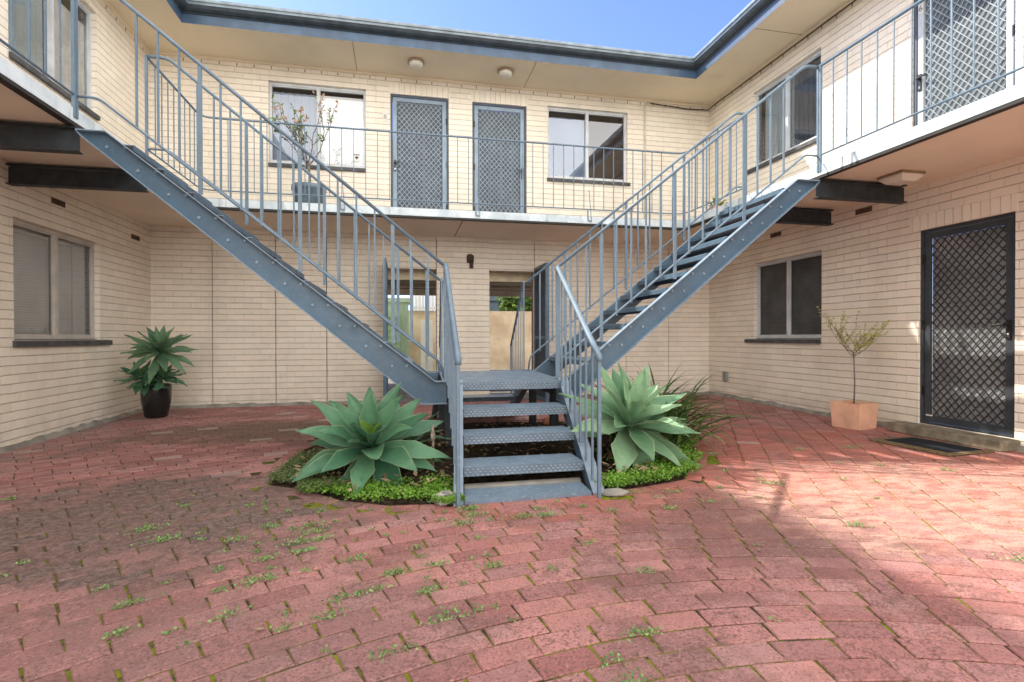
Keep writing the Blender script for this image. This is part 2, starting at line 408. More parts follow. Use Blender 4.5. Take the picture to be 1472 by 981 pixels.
# ------------------------------------------------------------------ the setting: ground, paving, garden bed
BED = [(-.93,4.35),(-.90,3.98),(-.66,3.83),(-.37,3.50),(-.06,3.33),(.29,3.30),(.40,3.58),(.80,3.58),(1.22,3.58),(1.33,3.32),(1.66,3.38),(2.02,3.50),(2.28,3.85),(2.58,4.30),(2.82,4.75),(2.9,5.3),(2.6,5.95),(1.9,6.2),(.9,6.35),(0,6.3),(-.6,5.95),(-.86,5.2)]
def inside(x, y, poly):
    c = False; j = len(poly)-1
    for i in range(len(poly)):
        xi, yi = poly[i]; xj, yj = poly[j]
        if (yi > y) != (yj > y) and x < (xj-xi)*(y-yi)/(yj-yi)+xi: c = not c
        j = i
    return c
g = M(); g.quad((-150,-150,-.022),(150,-150,-.022),(150,150,-.022),(-150,150,-.022)); struct(g.build('ground', CONC))
g = M(); g.quad((XL-.1,NEAR,-.0055),(XR+.1,NEAR,-.0055),(XR+.1,YB+.02,-.0055),(XL-.1,YB+.02,-.0055)); struct(g.build('paving_bed', JOINT))
pv = M(); pv.col = []
CX, CY, TH0, THT = .95, -1.1, .554, .34
def edge_dist(x, y):
    best = 9
    for i in range(len(BED)):
        x0, y0 = BED[i]; x1, y1 = BED[(i+1) % len(BED)]; L2 = (x1-x0)**2+(y1-y0)**2
        t = max(0, min(1, ((x-x0)*(x1-x0)+(y-y0)*(y1-y0))/L2)); best = min(best, math.hypot(x-x0-t*(x1-x0), y-y0-t*(y1-y0)))
    return best
def paver(r, s_mid, th_base, length):
    th = th_base + s_mid/r
    x = CX + r*math.sin(th); y = CY + r*math.cos(th)
    if not (XL-.05 < x < XR+.03 and -3.2 < y < YB-.03): return
    if inside(x, y, BED) or (edge_dist(x, y) < .125 and not (.3 < x < 1.3 and y < 3.4)): return
    if .36 < x < 1.26 and 3.3 < y < 3.6: return
    lay(x, y, math.cos(th), -math.sin(th), length)
def lay(x, y, tx, ty, length, bw=.113):
    nx, ny = -ty, tx
    an = R_(-.012,.012); tx, ty = tx*math.cos(an)-ty*math.sin(an), tx*math.sin(an)+ty*math.cos(an)
    nx, ny = -ty, tx
    gap = .0068 if x > -1.0 else .005
    a_ = length/2 - gap*R_(.6,1.5)/2*1.1; b_ = bw/2 - gap*R_(.6,1.3)/2
    z = R_(-.0015,.0025); tlt = R_(-.006,.006); tl2 = R_(-.008,.008); bv = .004
    n = len(pv.v); x += R_(-.0015,.0015); y += R_(-.0015,.0015)
    for (k, zz) in ((0,-.011),(0,z-.004),(bv,z)):
        for i, j in ((-1,-1),(1,-1),(1,1),(-1,1)):
            u = i*(a_-k); v = j*(b_-k)
            hz = (zz + (u*tlt + v*tl2 if zz > -.01 else 0))
            pv.v.append((x+u*tx+v*nx, y+u*ty+v*ny, hz))
    pv.f.append((n+8,n+9,n+10,n+11)); pv.m.append(0)
    for q in range(4):
        w = (q+1) % 4
        pv.f.append((n+q,n+w,n+4+w,n+4+q)); pv.m.append(0)
        pv.f.append((n+4+q,n+4+w,n+8+w,n+8+q)); pv.m.append(0)
    c = (random.random(), random.random(), random.random()); pv.col += [c]*12
LEN = .215; PITCH = .113
for i in range(2, 100):
    r = PITCH*i + .03
    if r < .35: continue
    j0 = math.ceil((THT-TH0)*r/LEN)
    j = j0
    while (j*LEN)/r < 2.2 and j < 120:
        paver(r, (j+.5)*LEN, TH0, LEN); j += 1
    s = j0*LEN
    ph = (.5*(i % 2) + R_(-.07,.07) + (-.55-TH0)*r/LEN) % 1.0     # running bond, staggered about the left of the rings
    s1 = (math.floor(s/LEN - ph) + ph)*LEN
    if s-s1 < .05: s1 -= LEN*.5
    cut = s-s1
    if cut > .23: paver(r, s-cut/4, TH0, cut/2); paver(r, s-cut*.75, TH0, cut/2)
    else: paver(r, s-cut/2, TH0, cut)
    s = s1
    while s/r > -3.4:
        paver(r, s-LEN/2, TH0, LEN); s -= LEN
for i in range(len(BED)):
    x0, y0 = BED[i]; x1, y1 = BED[(i+1) % len(BED)]
    L = math.hypot(x1-x0, y1-y0); tx, ty = (x1-x0)/L, (y1-y0)/L
    if y0 < 3.7 and .25 < (x0+x1)/2 < 1.35: continue
    k = max(1, round(L/.225))
    for j in range(k):
        t = (j+.5)/k; lay(x0+(x1-x0)*t+ty*.060, y0+(y1-y0)*t-tx*.060, tx, ty, L/k, .112)
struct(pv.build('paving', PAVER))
# soil of the bed, gently mounded
bd = M(); cx0, cy0 = 1.0, 4.85; rings = 14; ppts = []
for i in range(len(BED)):
    a0 = BED[i]; a1 = BED[(i+1) % len(BED)]
    for t in (0, .33, .66): ppts.append((a0[0]*(1-t)+a1[0]*t, a0[1]*(1-t)+a1[1]*t))
K = len(ppts)
for q in range(rings+1):
    t = 1-q/rings
    for (x, y) in ppts:
        X = cx0+(x-cx0)*(.03+t*.97); Y = cy0+(y-cy0)*(.03+t*.97)
        z = -.006+.06*min(1, q/4) + (mnoise.noise(Vector((X*5,Y*5,0)))*.025 + mnoise.noise(Vector((X*14,Y*14,2)))*.012)*min(1,q/1.5)
        bd.v.append((X,Y,z))
for q in range(rings):
    for i in range(K):
        j = (i+1) % K
        bd.f.append((q*K+i, q*K+j, (q+1)*K+j, (q+1)*K+i)); bd.m.append(0)
bd.f.append(tuple(rings*K+i for i in range(K))); bd.m.append(0)
bd.smooth = True
struct(bd.build('garden_bed', BEDSOIL))
def bedz(x, y): return .05

# ------------------------------------------------------------------ the building
B = thing('apartment_building', 'two storey cream painted brick apartment block with blue gutters wrapping around the courtyard', 'building', (0,YB,0))
def wall(ax, c, sgn, u0, u1, z0, z1, holes, mat, name='wall', depth=.16, lab=None):
    """face on plane axis=c, outward normal sgn along the axis; holes (u0,u1,z0,z1)"""
    us = sorted({u0, u1, *[h[0] for h in holes], *[h[1] for h in holes]}); zs = sorted({z0, z1, *[h[2] for h in holes], *[h[3] for h in holes]})
    us = [u for u in us if u0 <= u <= u1]; zs = [z for z in zs if z0 <= z <= z1]
    w = M()
    def P(u, z, d=0): return (c-sgn*d, u, z) if ax == 0 else (u, c-sgn*d, z)
    for i in range(len(us)-1):
        for j in range(len(zs)-1):
            um, zm = (us[i]+us[i+1])/2, (zs[j]+zs[j+1])/2
            if any(h[0] < um < h[1] and h[2] < zm < h[3] for h in holes): continue
            w.quad(P(us[i],zs[j]),P(us[i+1],zs[j]),P(us[i+1],zs[j+1]),P(us[i],zs[j+1]))
    for h in holes:
        a, b, e, f = h
        w.quad(P(a,e),P(a,f),P(a,f,depth),P(a,e,depth)); w.quad(P(b,e),P(b,e,depth),P(b,f,depth),P(b,f))
        w.quad(P(a,f),P(b,f),P(b,f,depth),P(a,f,depth))
        if e > z0+.001: w.quad(P(a,e),P(a,e,depth),P(b,e,depth),P(b,e))
    o = w.build(name, mat, B)
    if lab: o['label'] = lab
    return o
ZW2 = 3.69; ZW3 = 4.91
WIN_L = (5.81,7.262,1.01,2.17); WIN_R = (5.997,7.36,1.0,2.18)
DR_R = (3.748,4.662,.10,2.165); DRU = (3.755,4.75,ZT,4.885); WU_L = (5.77,7.235,ZW2,ZW3); WU_R = (6.018,7.40,ZW2,4.862)
WB1 = (-1.929,-.51,3.678,4.915); WB2 = (2.437,3.877,3.715,4.922); DB1 = (-.136,.783,ZT,4.885); DB2 = (1.166,2.077,ZT,4.872)
wall(0, XL, 1, NEAR, YB, 0, ZS, [WIN_L, (1.2,2.65,1.01,2.17)], BY, lab='lower left wing brick wall')
wall(0, XL, 1, NEAR, YB, ZT, ZR, [WU_L, (3.6,4.5,ZT,4.885)], BY)
wall(0, XR, -1, NEAR, YB, 0, ZS, [WIN_R, DR_R, (.9,2.3,1.0,2.18)], BY)
wall(0, XR, -1, NEAR, YB, ZT, ZR, [WU_R, DRU, (.6,2.0,ZW2,4.862)], BY)
wall(1, YB, -1, XL, XR, ZT, ZR, [WB1, WB2, DB1, DB2], BX)
# lower back wall: panels with shadow joints, two passage openings
OPN = [(-.188,.575),(1.438,2.204)]
for (a, b, off) in ((XL,-2.722,.0),(-2.706,-1.843,.022),(-1.831,-1.109,.022),(-1.097,-.188,.022),(2.212,3.846,0),(3.856,4.652,0.0),(4.662,XR,0)):
    wp = M(); wp.box(a, YB-off, 0, b, YB+.2, ZS); wp.build('wall', BX, B)
wp = M(); wp.box(.583, YB-.03, 0, 1.438, YB+.2, ZS); wp.build('wall', BX, B)['label'] = 'brick pier between the two passage openings'
wp = M(); wp.box(-.188, YB+.01, 2.13, .573, YB+.2, ZS); wp.build('lintel_panel', BX, B)
wp = M(); wp.box(1.441, YB+.01, 2.13, 2.204, YB+.2, ZS); wp.build('lintel_panel', BX, B)
for a, b in ((XL,-.188),(2.204,XR)):
    wp = M(); wp.box(a, YB+.13, 0, b, YB+.19, ZS-.002); wp.build('joint_backing', VENT, B)
# passages through the back wing
for x in (-1.2, 3.9):
    wp = M(); wp.box(x-.1, YB+.2, 0, x+.1, 11.4, ZS); wp.build('undercroft_wall', BY, B)
wp = M(); wp.box(-1.1, YB+.2, ZS-.05, 3.8, 11.4, ZS-.01); wp.build('undercroft_ceiling', SOFFIT, B)
wp = M(); wp.box(-1.1, 8.96, 1.99, 3.8, 9.06, 2.55); wp.build('undercroft_beam', plain('pale_beam',(.86,.72,.50)), B)
for x0, x1, z0 in ((XL-4,-1.1,0),(3.8,XR+4,0)):
    wp = M(); wp.box(x0, 11.4, z0, x1, 11.6, ZR); wp.build('rear_wall', BX, B)
wp = M(); wp.box(-1.1, 11.4, ZS, 3.8, 11.6, ZR); wp.build('rear_wall', BX, B)
# soldier courses over the doors
def soldier(ax, c, sgn, u0, u1, z0, z1, mat):
    w = M(); d = .003
    if ax == 1: w.box(u0, c-d, z0, u1, c+.05, z1)
    else: w.box(c+sgn*d, u0, z0, c-sgn*.05, u1, z1)
    w.build('soldier_course', mat, B)
soldier(1, YB, -1, DB1[0]-.02, DB1[1]+.02, 4.888, 5.05, BSX); soldier(1, YB, -1, DB2[0]-.02, DB2[1]+.02, 4.876, 5.05, BSX)
soldier(0, XR, -1, DR_R[0]-.02, DR_R[1]+.10, 2.168, 2.325, BSY)
# cornice bead under the roof soffit, weep slots in the top course
w = M(); w.box(XL, YB-.03, ZR-.035, XR, YB, ZR); w.box(XL, NEAR, ZR-.035, XL+.03, YB-.03, ZR); w.box(XR-.03, NEAR, ZR-.035, XR, YB-.03, ZR); w.build('cornice_bead', SOFFIT, B)
w = M()
x = XL+.2
while x < XR: w.box(x, YB-.004, ZR-.085, x+.012, YB+.01, ZR-.045); x += .24
y = YB-.2
while y > 0: w.box(XL-.01, y, ZR-.085, XL+.004, y+.012, ZR-.045); w.box(XR+.01, y, ZR-.085, XR-.004, y+.012, ZR-.045); y -= .24
w.build('weep_holes', VENT, B)['kind'] = 'stuff'
# mortar fillet and crumbs at the foot of the walls
w = M(); w.smooth = True
def fillet(p, q, nrm):
    p = Vector(p); q = Vector(q); L = (q-p).length; k = int(L/.06); nrm = Vector(nrm)
    n0 = len(w.v)
    for i in range(k+1):
        c = p.lerp(q, i/k); a = .035+.05*abs(mnoise.noise(c*3.1))+.03*mnoise.noise(c*11); h = .035+.05*abs(mnoise.noise(c*4.3+Vector((5,5,5))))
        w.v += [tuple(c+Vector((0,0,h))), tuple(c+nrm*(a*.5)+Vector((0,0,h*.6))), tuple(c+nrm*a+Vector((0,0,-.005)))]
    for i in range(k):
        for j in range(2):
            w.f.append((n0+i*3+j, n0+i*3+j+1, n0+(i+1)*3+j+1, n0+(i+1)*3+j)); w.m.append(0)
fillet((XL,-2,0),(XL,YB,0),(1,0,0)); fillet((XL,YB-.024,0),(-.2,YB-.024,0),(0,-1,0)); fillet((2.22,YB,0),(XR,YB,0),(0,-1,0)); fillet((XR,YB,0),(XR,4.82,0),(-1,0,0)); fillet((XR,3.70,0),(XR,-2,0),(-1,0,0)); fillet((.585,YB-.03,0),(1.43,YB-.03,0),(0,-1,0))
w.build('mortar_fillet', CONC, B)
# slab: fascia, soffit, deck, drip edge (U shaped)
def ring(off, z):  # points of the courtyard-side edge, offset inward
    return [(SL+off, NEAR, z), (SL+off, SY-off, z), (SR-off, SY-off, z), (SR-off, NEAR, z)]
def ring_strip(mesh, o1, z1, o2, z2, m=0, base=ring):
    A = base(o1, z1); Bp = base(o2, z2)
    for i in range(3): mesh.quad(A[i], A[i+1], Bp[i+1], Bp[i], m)
w = M(); ring_strip(w, 0, ZS, .0, ZT); ring_strip(w, 0, ZT, -.07, ZT+.002); w.build('slab_edge', FASCIA, B)
w = M(); ring_strip(w, .0, ZS-.001, 0.0, ZS+.018, 0); ring_strip(w, .004, ZS-.012, .004, ZS+.012, 0); ring_strip(w, .004, ZS-.012, -.055, ZS-.012, 0); ring_strip(w, -.055, ZS-.012, -.055, ZS, 0); w.build('drip_edge', UNDER, B)
w = M(); w.quad((XL,NEAR,ZS),(SL,NEAR,ZS),(SL,SY,ZS),(XL,YB,ZS)); w.quad((XL,YB,ZS),(SL,SY,ZS),(SR,SY,ZS),(XR,YB,ZS)); w.quad((SR,NEAR,ZS),(XR,NEAR,ZS),(XR,YB,ZS),(SR,SY,ZS)); w.build('slab_soffit', SOFFIT2, B)
w = M(); w.box(.855, SY+.05, ZS-.004, .865, YB-.04, ZS+.01); w.build('soffit_joint', VENT, B)
w = M(); w.quad((XL,NEAR,ZT),(SL-.05,NEAR,ZT),(SL-.05,SY+.05,ZT),(XL,YB,ZT)); w.quad((XL,YB,ZT),(SL-.05,SY+.05,ZT),(SR+.05,SY+.05,ZT),(XR,YB,ZT)); w.quad((SR+.05,NEAR,ZT),(XR,NEAR,ZT),(XR,YB,ZT),(SR+.05,SY+.05,ZT)); w.build('balcony_deck', DECK, B)
# eaves
def gring(off, z): return [(GL+off, NEAR, z), (GL+off, GY-off, z), (GR-off, GY-off, z), (GR-off, NEAR, z)]
w = M(); w.quad((XL,NEAR,ZR),(GL,NEAR,ZR),(GL,GY,ZR),(XL,YB,ZR)); w.quad((XL,YB,ZR),(GL,GY,ZR),(GR,GY,ZR),(XR,YB,ZR)); w.quad((GR,NEAR,ZR),(XR,NEAR,ZR),(XR,YB,ZR),(GR,GY,ZR)); w.build('roof_soffit', SOFFIT, B)
for bb in ((-.64,GY+.02,-.634,YB-.05),(2.02,GY+.02,2.026,YB-.05),(XL+.05,5.55,GL-.02,5.555),(XL+.05,3.1,GL-.02,3.105),(GR+.02,6.3,XR-.05,6.305)):
    w = M(); w.box(bb[0], bb[1], ZR-.004, bb[2], bb[3], ZR+.01); w.build('soffit_joint', VENT, B)
w = M()
prof = [(0,ZR-.004,0),(0,ZR+.118,0),(.010,ZR+.122,1),(.022,ZR+.135,1),(.05,ZR+.140,1),(.085,ZR+.160,1),(.108,ZR+.195,1),(.115,ZR+.222,2),(.130,ZR+.226,2),(.134,ZR+.245,2),(.128,ZR+.268,2),(.112,ZR+.272,2)]
for i in range(len(prof)-1):
    ring_strip(w, prof[i][0], prof[i][1], prof[i+1][0], prof[i+1][1], prof[i+1][2] if i else 0, gring)
w.build('gutter', [GUT_BLUE, GUT_DARK, GUT_LIP], B)
w = M()
H2 = ZR+.26; RH = ZR+1.0
w.quad((GL+.11,NEAR,H2),(GL+.11,GY-.11,H2),(GL-4,11.9,RH),(GL-4,NEAR,RH)); w.quad((GL+.11,GY-.11,H2),(GR-.11,GY-.11,H2),(GR+4,11.9,RH),(GL-4,11.9,RH)); w.quad((GR-.11,GY-.11,H2),(GR-.11,NEAR,H2),(GR+4,NEAR,RH),(GR+4,11.9,RH))
w.build('roof', ROOF, B)
for a, b in ((XL-6,XL),(XR,XR+6)):
    w = M(); w.box(a, NEAR-.2, 0, b, NEAR, ZR+.5); w.build('end_wall', BX, B)
# vents
for (ax, c, u, z) in ((0,XL,6.48,2.463),(0,XR,5.35,2.542),(0,XR,6.87,2.54),(0,XL,8.15,2.40)):
    w = M(); s = 1 if c < 0 else -1
    w.box(c+s*.006, u-.115, z-.032, c-s*.02, u+.115, z+.032, 0)
    for k in range(9): w.box(c+s*.010, u-.10+k*.024, z-.022, c+s*.006, u-.092+k*.024, z+.022, 1)
    w.build('air_vent', [VENT, BLACK], B)

# ---- windows -----------------------------------------------------
def plane_pt(ax, c, s, u, z, d):   # d = depth into the wall
    return (c-s*d, u, z) if ax == 0 else (u, c-s*d, z)
def pbox(m, ax, c, s, u0, u1, z0, z1, d0, d1, mi=0):
    a = plane_pt(ax, c, s, u0, z0, d0); b = plane_pt(ax, c, s, u1, z1, d1)
    m.box(*a, *b, mi)
def window(ax, c, s, h, fmat, glass, fills, lab, sill=(0,0), sillmat=SILL, mull=.5):
    u0, u1, z0, z1 = h
    d0, d1 = .055, .105
    fr = M(); t = .038
    pbox(fr,ax,c,s,u0+.002,u1-.002,z1-t,z1-.002,d0,d1); pbox(fr,ax,c,s,u0+.002,u1-.002,z0+.002,z0+t,d0,d1)
    pbox(fr,ax,c,s,u0+.002,u0+t,z0+t,z1-t,d0,d1); pbox(fr,ax,c,s,u1-t,u1-.002,z0+t,z1-t,d0,d1)
    um = u0+(u1-u0)*mull; pbox(fr,ax,c,s,um-.026,um+.026,z0+t,z1-t,d0-.006,d1)
    # sash rails
    for a, b in ((u0+t,um-.026),(um+.026,u1-t)):
        pbox(fr,ax,c,s,a,b,z1-t-.018,z1-t,d0+.012,d1); pbox(fr,ax,c,s,a,b,z0+t,z0+t+.022,d0+.012,d1)
    f = fr.build('window', fmat, B); f['label'] = lab
    for a, b in ((u0+t,um-.026),(um+.026,u1-t)):
        p = M(); d = .085
        Q = [plane_pt(ax,c,s,a,z0+t,d),plane_pt(ax,c,s,b,z0+t,d),plane_pt(ax,c,s,b,z1-t,d),plane_pt(ax,c,s,a,z1-t,d)]
        if ax == 0 and s < 0: Q.reverse()
        p.quad(*Q); p.build('pane', glass, f)
    sl = M(); a, b = u0-sill[0], u1+sill[1]
    P = lambda u, z, d: plane_pt(ax,c,s,u,z,d)
    sl.prism([P(a,z0+.012,.06),P(a,z0-.012,-.035),P(a,z0-.062,-.035),P(a,z0-.062,-.002),P(a,z0-.03,.06)], Vector(P(b,0,0))-Vector(P(a,0,0)))
    sl.build('sill', sillmat, f)
    # dim room behind
    r = M(); D = .75
    q = lambda u, z, d: plane_pt(ax,c,s,u,z,d)
    U0, U1, Z0, Z1 = u0-.02, u1+.02, z0-.02, z1+.02
    r.quad(q(U0,Z0,D),q(U1,Z0,D),q(U1,Z1,D),q(U0,Z1,D)); r.quad(q(U0,Z0,.16),q(U0,Z0,D),q(U0,Z1,D),q(U0,Z1,.16)); r.quad(q(U1,Z0,.16),q(U1,Z1,.16),q(U1,Z1,D),q(U1,Z0,D))
    r.quad(q(U0,Z1,.16),q(U0,Z1,D),q(U1,Z1,D),q(U1,Z1,.16)); r.quad(q(U0,Z0,.16),q(U1,Z0,.16),q(U1,Z0,D),q(U0,Z0,D))
    r.build('room_interior', DARKROOM, f)
    for kind, a, b, zt, zb, mat in fills:
        A = u0+(u1-u0)*a; Bq = u0+(u1-u0)*b; m = M()
        if kind == 'back': pbox(m,ax,c,s,A,Bq,zb,zt,.140,.145); m.build('curtain', mat, f)
        elif kind == 'flat': pbox(m,ax,c,s,A,Bq,zb,zt,.110,.114); m.build('blind', mat, f)
        elif kind == 'fold':
            k = 26
            for i in range(k):
                ua = A+(Bq-A)*i/k; ub = A+(Bq-A)*(i+1)/k; da = .122+.010*math.sin(i*1.7); db = .122+.010*math.sin((i+1)*1.7)
                m.quad(q(ua,zb,da),q(ub,zb,db),q(ub,zt,db),q(ua,zt,da))
            m.smooth = True; m.build('curtain', mat, f)
        else:
            z = zb
            while z < zt:
                m.quad(q(A,z,.108),q(Bq,z,.108),q(Bq,z+.0215,.1135),q(A,z+.0215,.1135)); z += .0265
            for uu in (A+.12*(Bq-A), A+.88*(Bq-A)): pbox(m,ax,c,s,uu-.002,uu+.002,zb,zt,.104,.106)
            pbox(m,ax,c,s,A,Bq,zt,zt+.03,.107,.135); m.build('venetian_blind', mat, f)
    return f
window(0, XL, 1, WIN_L, ALU_T, GLASS, [('slat',.03,.50,2.06,1.05,SLAT),('slat',.50,.79,2.06,1.05,SLAT),('back',.02,.98,2.14,1.04,BLIND)], 'window with white venetian blinds low on the left wing', (.02,.21))
window(0, XR, -1, WIN_R, ALU, glass_mat('dull_glass', (.8,.8,.8), -.02), [('flat',.0,1,2.17,1.0,plain('window_screen',(.22,.225,.235),.6,.4,.2,3))], 'window with grey fly screens low on the right wing', (-.01,.19))
window(0, XL, 1, WU_L, ALU, GLASS, [('fold',.0,.48,4.90,3.7,CURT_G),('flat',.48,1,4.72,3.7,plain('cream_blind',(.74,.72,.66)))], 'upper left wing window half covered by a cream blind', (0,0))
window(0, XR, -1, WU_R, ALU, GLASS2, [('fold',.0,.45,4.80,3.7,plain('slate_curtain',(.16,.18,.19))),('fold',.45,.9,4.80,3.7,CURT_G)], 'upper right wing window with dark curtains', (.0,.16))
window(1, YB, -1, WB1, ALU, GLASS, [('fold',.0,.51,4.80,3.7,CURT),('flat',.5,1,4.80,3.7,BLIND)], 'upper back window with one white blind drawn', (0,0))
window(1, YB, -1, WB2, ALU, GLASS2, [('flat',.0,.5,4.78,3.7,CURT),('slat',.5,.96,4.74,3.74,plain('brown_slat',(.12,.075,.055)))], 'upper back window reflecting the sky with brown venetian blind', (.01,.04))
window(0, XL, 1, (1.2,2.65,1.01,2.17), ALU_T, GLASS, [('slat',.03,.97,2.06,1.05,SLAT)], 'near window on the left wing', (0,0))
window(0, XR, -1, (.9,2.3,1.0,2.18), ALU, GLASS, [('flat',0,1,2.17,1.0,CURT)], 'near window on the right wing', (0,0))
window(0, XR, -1, (.6,2.0,ZW2,4.862), ALU, GLASS, [('flat',0,1,4.8,3.7,CURT)], 'near upper window on the right wing', (0,0))

# ---- doors ------------------------------------------------------------
def door(ax, c, s, h, jamb, frame, grille, screen, handle_side, lab, z0=None, pitch=.082, number=None):
    pitch = .077
    u0, u1, zb, z1 = h; zb = zb if z0 is None else z0
    j = M(); t = .035
    pbox(j,ax,c,s,u0+.002,u0+t,zb,z1-.002,.025,.10); pbox(j,ax,c,s,u1-t,u1-.002,zb,z1-.002,.025,.10); pbox(j,ax,c,s,u0+t,u1-t,z1-t,z1-.002,.025,.10)
    pbox(j,ax,c,s,u0+t,u1-t,zb,zb+.02,.025,.12)
    d = j.build('door', jamb, B); d['label'] = lab
    f = M(); a, b, e, g_ = u0+t+.004, u1-t-.004, zb+.024, z1-t-.004; w = .062
    pbox(f,ax,c,s,a,a+w,e,g_,.035,.065); pbox(f,ax,c,s,b-w,b,e,g_,.035,.065); pbox(f,ax,c,s,a+w,b-w,g_-w,g_,.035,.065); pbox(f,ax,c,s,a+w,b-w,e,e+w*1.1,.035,.065)
    f.build('security_frame', frame, d, bevel=.003)
    A, Bq, E, G = a+w, b-w, e+w*1.1, g_-w
    q = lambda u, z, dd: plane_pt(ax,c,s,u,z,dd)
    m = M(); P = pitch; hw = .0042
    # diamond grille: wavy diagonal bars clipped to the frame
    def diag(sg):
        k = -60
        while k < 80:
            # line u = A + k*P + sg*(z-E)*.78
            pts = []
            n = 60
            for i in range(n+1):
                z = E+(G-E)*i/n; u = A + k*P + sg*(z-E)*.86
                if A <= u <= Bq: pts.append((u, z))
            if len(pts) > 1:
                # extend ends to the frame
                (ua, za), (ub, zb_) = pts[0], pts[-1]
                dd = .046 if sg > 0 else .052
                m.prism([q(ua-hw*1.3,za,dd),q(ua+hw*1.3,za,dd),q(ub+hw*1.3,zb_,dd),q(ub-hw*1.3,zb_,dd)], Vector(q(0,0,.006))-Vector(q(0,0,0)))
            k += 1
    diag(1); diag(-1)
    m.build('security_grille', grille, d)
    sc = M(); pbox(sc,ax,c,s,A,Bq,E,G,.066,.072); sc.build('fly_screen', screen, d)
    hd = M(); hu = (a+w*.5) if handle_side < 0 else (b-w*.5); hz = zb+1.03; o = 1 if handle_side < 0 else -1
    pbox(hd,ax,c,s,hu-.018,hu+.018,hz-.13,hz+.05,.022,.035,0); pbox(hd,ax,c,s,hu-.012,hu+.012,hz-.012,hz+.012,-.015,.022,0)
    pbox(hd,ax,c,s,hu-.012,hu+o*.11,hz-.009,hz+.011,-.025,-.012,0); pbox(hd,ax,c,s,hu-.009,hu+.009,hz-.11,hz-.08,.018,.022,1)
    hd.build('handle', [BLACK, CHROME], d, bevel=.002)
    hg = M()
    hu = (b+.004) if handle_side < 0 else (a-.004)
    for zz in (zb+.35, zb+1.05, zb+1.75): pbox(hg,ax,c,s,hu-.012,hu+.012,zz-.05,zz+.05,.025,.036)
    hg.build('hinge', BLACK, d)
    return d
door(1, YB, -1, DB1, DOOR_FR, DOOR_BL, DOOR_MESH, SCREEN, -1, 'blue grey security door beside the white blind window')
door(1, YB, -1, DB2, DOOR_FR, DOOR_BL, DOOR_MESH, SCREEN, 1, 'blue grey security door with its handle on the right')
door(0, XR, -1, DR_R, DOOR_CH, DOOR_CH, GRILLE_CH, SCREEN_D, -1, 'charcoal security door at ground level', z0=.105)
du = door(0, XR, -1, DRU, DOOR_FR, DOOR_AL, plain('silver_grille',(.30,.34,.36),.4,.5), plain('silver_screen',(.13,.16,.18)), 1, 'silver framed security door on the upper right wing')
st = M(); pbox(st,0,XR,-1,4.60,4.53,.19,.205,.030,.034); st.build('maker_label', WHITE, B)

# door numbers and sticker
def text(body, loc, rot, size, mat, name, parent=None):
    cu = bpy.data.curves.new(name, 'FONT'); cu.body = body; cu.size = size; cu.extrude = .002; cu.align_x = 'CENTER'; cu.align_y = 'CENTER'
    o = bpy.data.objects.new(name, cu); COL.objects.link(o)
    dg = bpy.context.evaluated_depsgraph_get(); me = bpy.data.meshes.new_from_object(o.evaluated_get(dg)); COL.objects.unlink(o); bpy.data.objects.remove(o)
    ob = bpy.data.objects.new(name, me); me.materials.clear(); me.materials.append(mat); COL.objects.link(ob)
    ob.rotation_euler = rot; po = Vector(parent['_wo']) if parent else Vector((0,0,0))
    if parent: ob.parent = parent
    ob.location = Vector(loc)-po; return ob
n8 = M(); n8.box(-.25, YB-.008, 4.435, -.185, YB-.0005, 4.565); n8 = n8.build('door_number', WHITE); tag(n8, 'white number 8 plate on the brick beside the left upper door', 'door number')
text('8', (-.2175, YB-.0095, 4.50), (math.pi/2,0,0), .10, BLACK if False else plain('number_grey',(.35,.34,.32)), 'digit', n8)
n6 = M(); n6.box(XR-.045+.076, 4.652, 4.50, XR-.045+.079, 4.70, 4.60)
n6 = n6.build('door_number', WHITE); tag(n6, 'small white number 6 on the silver door frame', 'door number')
text('6', (XR+.0295, 4.676, 4.55), (math.pi/2,0,-math.pi/2), .09, plain('number_dark',(.2,.2,.2)), 'digit', n6)
stk = M(); stk.box(-.70, YB+.083, 3.80, -.61, YB+.0845, 3.92, 0); stk.box(-.70, YB+.0815, 3.900, -.61, YB+.083, 3.913, 1)
stk.prism([(-.685,YB+.0815,3.87),(-.655,YB+.0815,3.83),(-.625,YB+.0815,3.87),(-.655,YB+.0815,3.885)], (0,.0015,0), 1)
stk = stk.build('window_sticker', [WHITE, plain('sticker_ink',(.06,.06,.07))]); tag(stk, 'small white alarm sticker in the corner of the white blind window', 'sticker')

# ------------------------------------------------------------------ lights, conduit, fittings
for (x, y, lb) in ((.25,8.09,'round opal bunker light on the roof soffit above the left upper door'),(1.62,8.09,'round opal bunker light on the roof soffit above the right upper door')):
    t = thing('ceiling_light', lb, 'light', (x,y,ZR-.09), 'round soffit lights')
    m = M(); m.smooth = True; m.lathe((x,y,ZR), [(.12,-.001),(.125,-.03),(.112,-.034)][::-1], 28); m.build('base_ring', plain('light_base_tan',(.40,.30,.20)), t)
    m = M(); m.smooth = True; m.lathe((x,y,ZR), [(.03,-.095),(.07,-.088),(.098,-.068),(.108,-.035)], 28); m.build('diffuser', OPAL, t)
t = thing('ceiling_light', 'square white bunker light under the right balcony slab', 'light', (4.9,4.38,ZS-.09))
m = M(); m.box(4.76,4.24,ZS-.022,5.04,4.52,ZS-.001); m.build('base_plate', plain('brass_base',(.30,.23,.13)), t)
m = M(); m.prism([(4.775,4.255,ZS-.023),(5.025,4.255,ZS-.023),(5.025,4.505,ZS-.023),(4.775,4.505,ZS-.023)], (0,0,-.02)); m.prism([(4.775,4.255,ZS-.043),(5.025,4.255,ZS-.043),(5.025,4.505,ZS-.043),(4.775,4.505,ZS-.043)], (0,0,-.001))
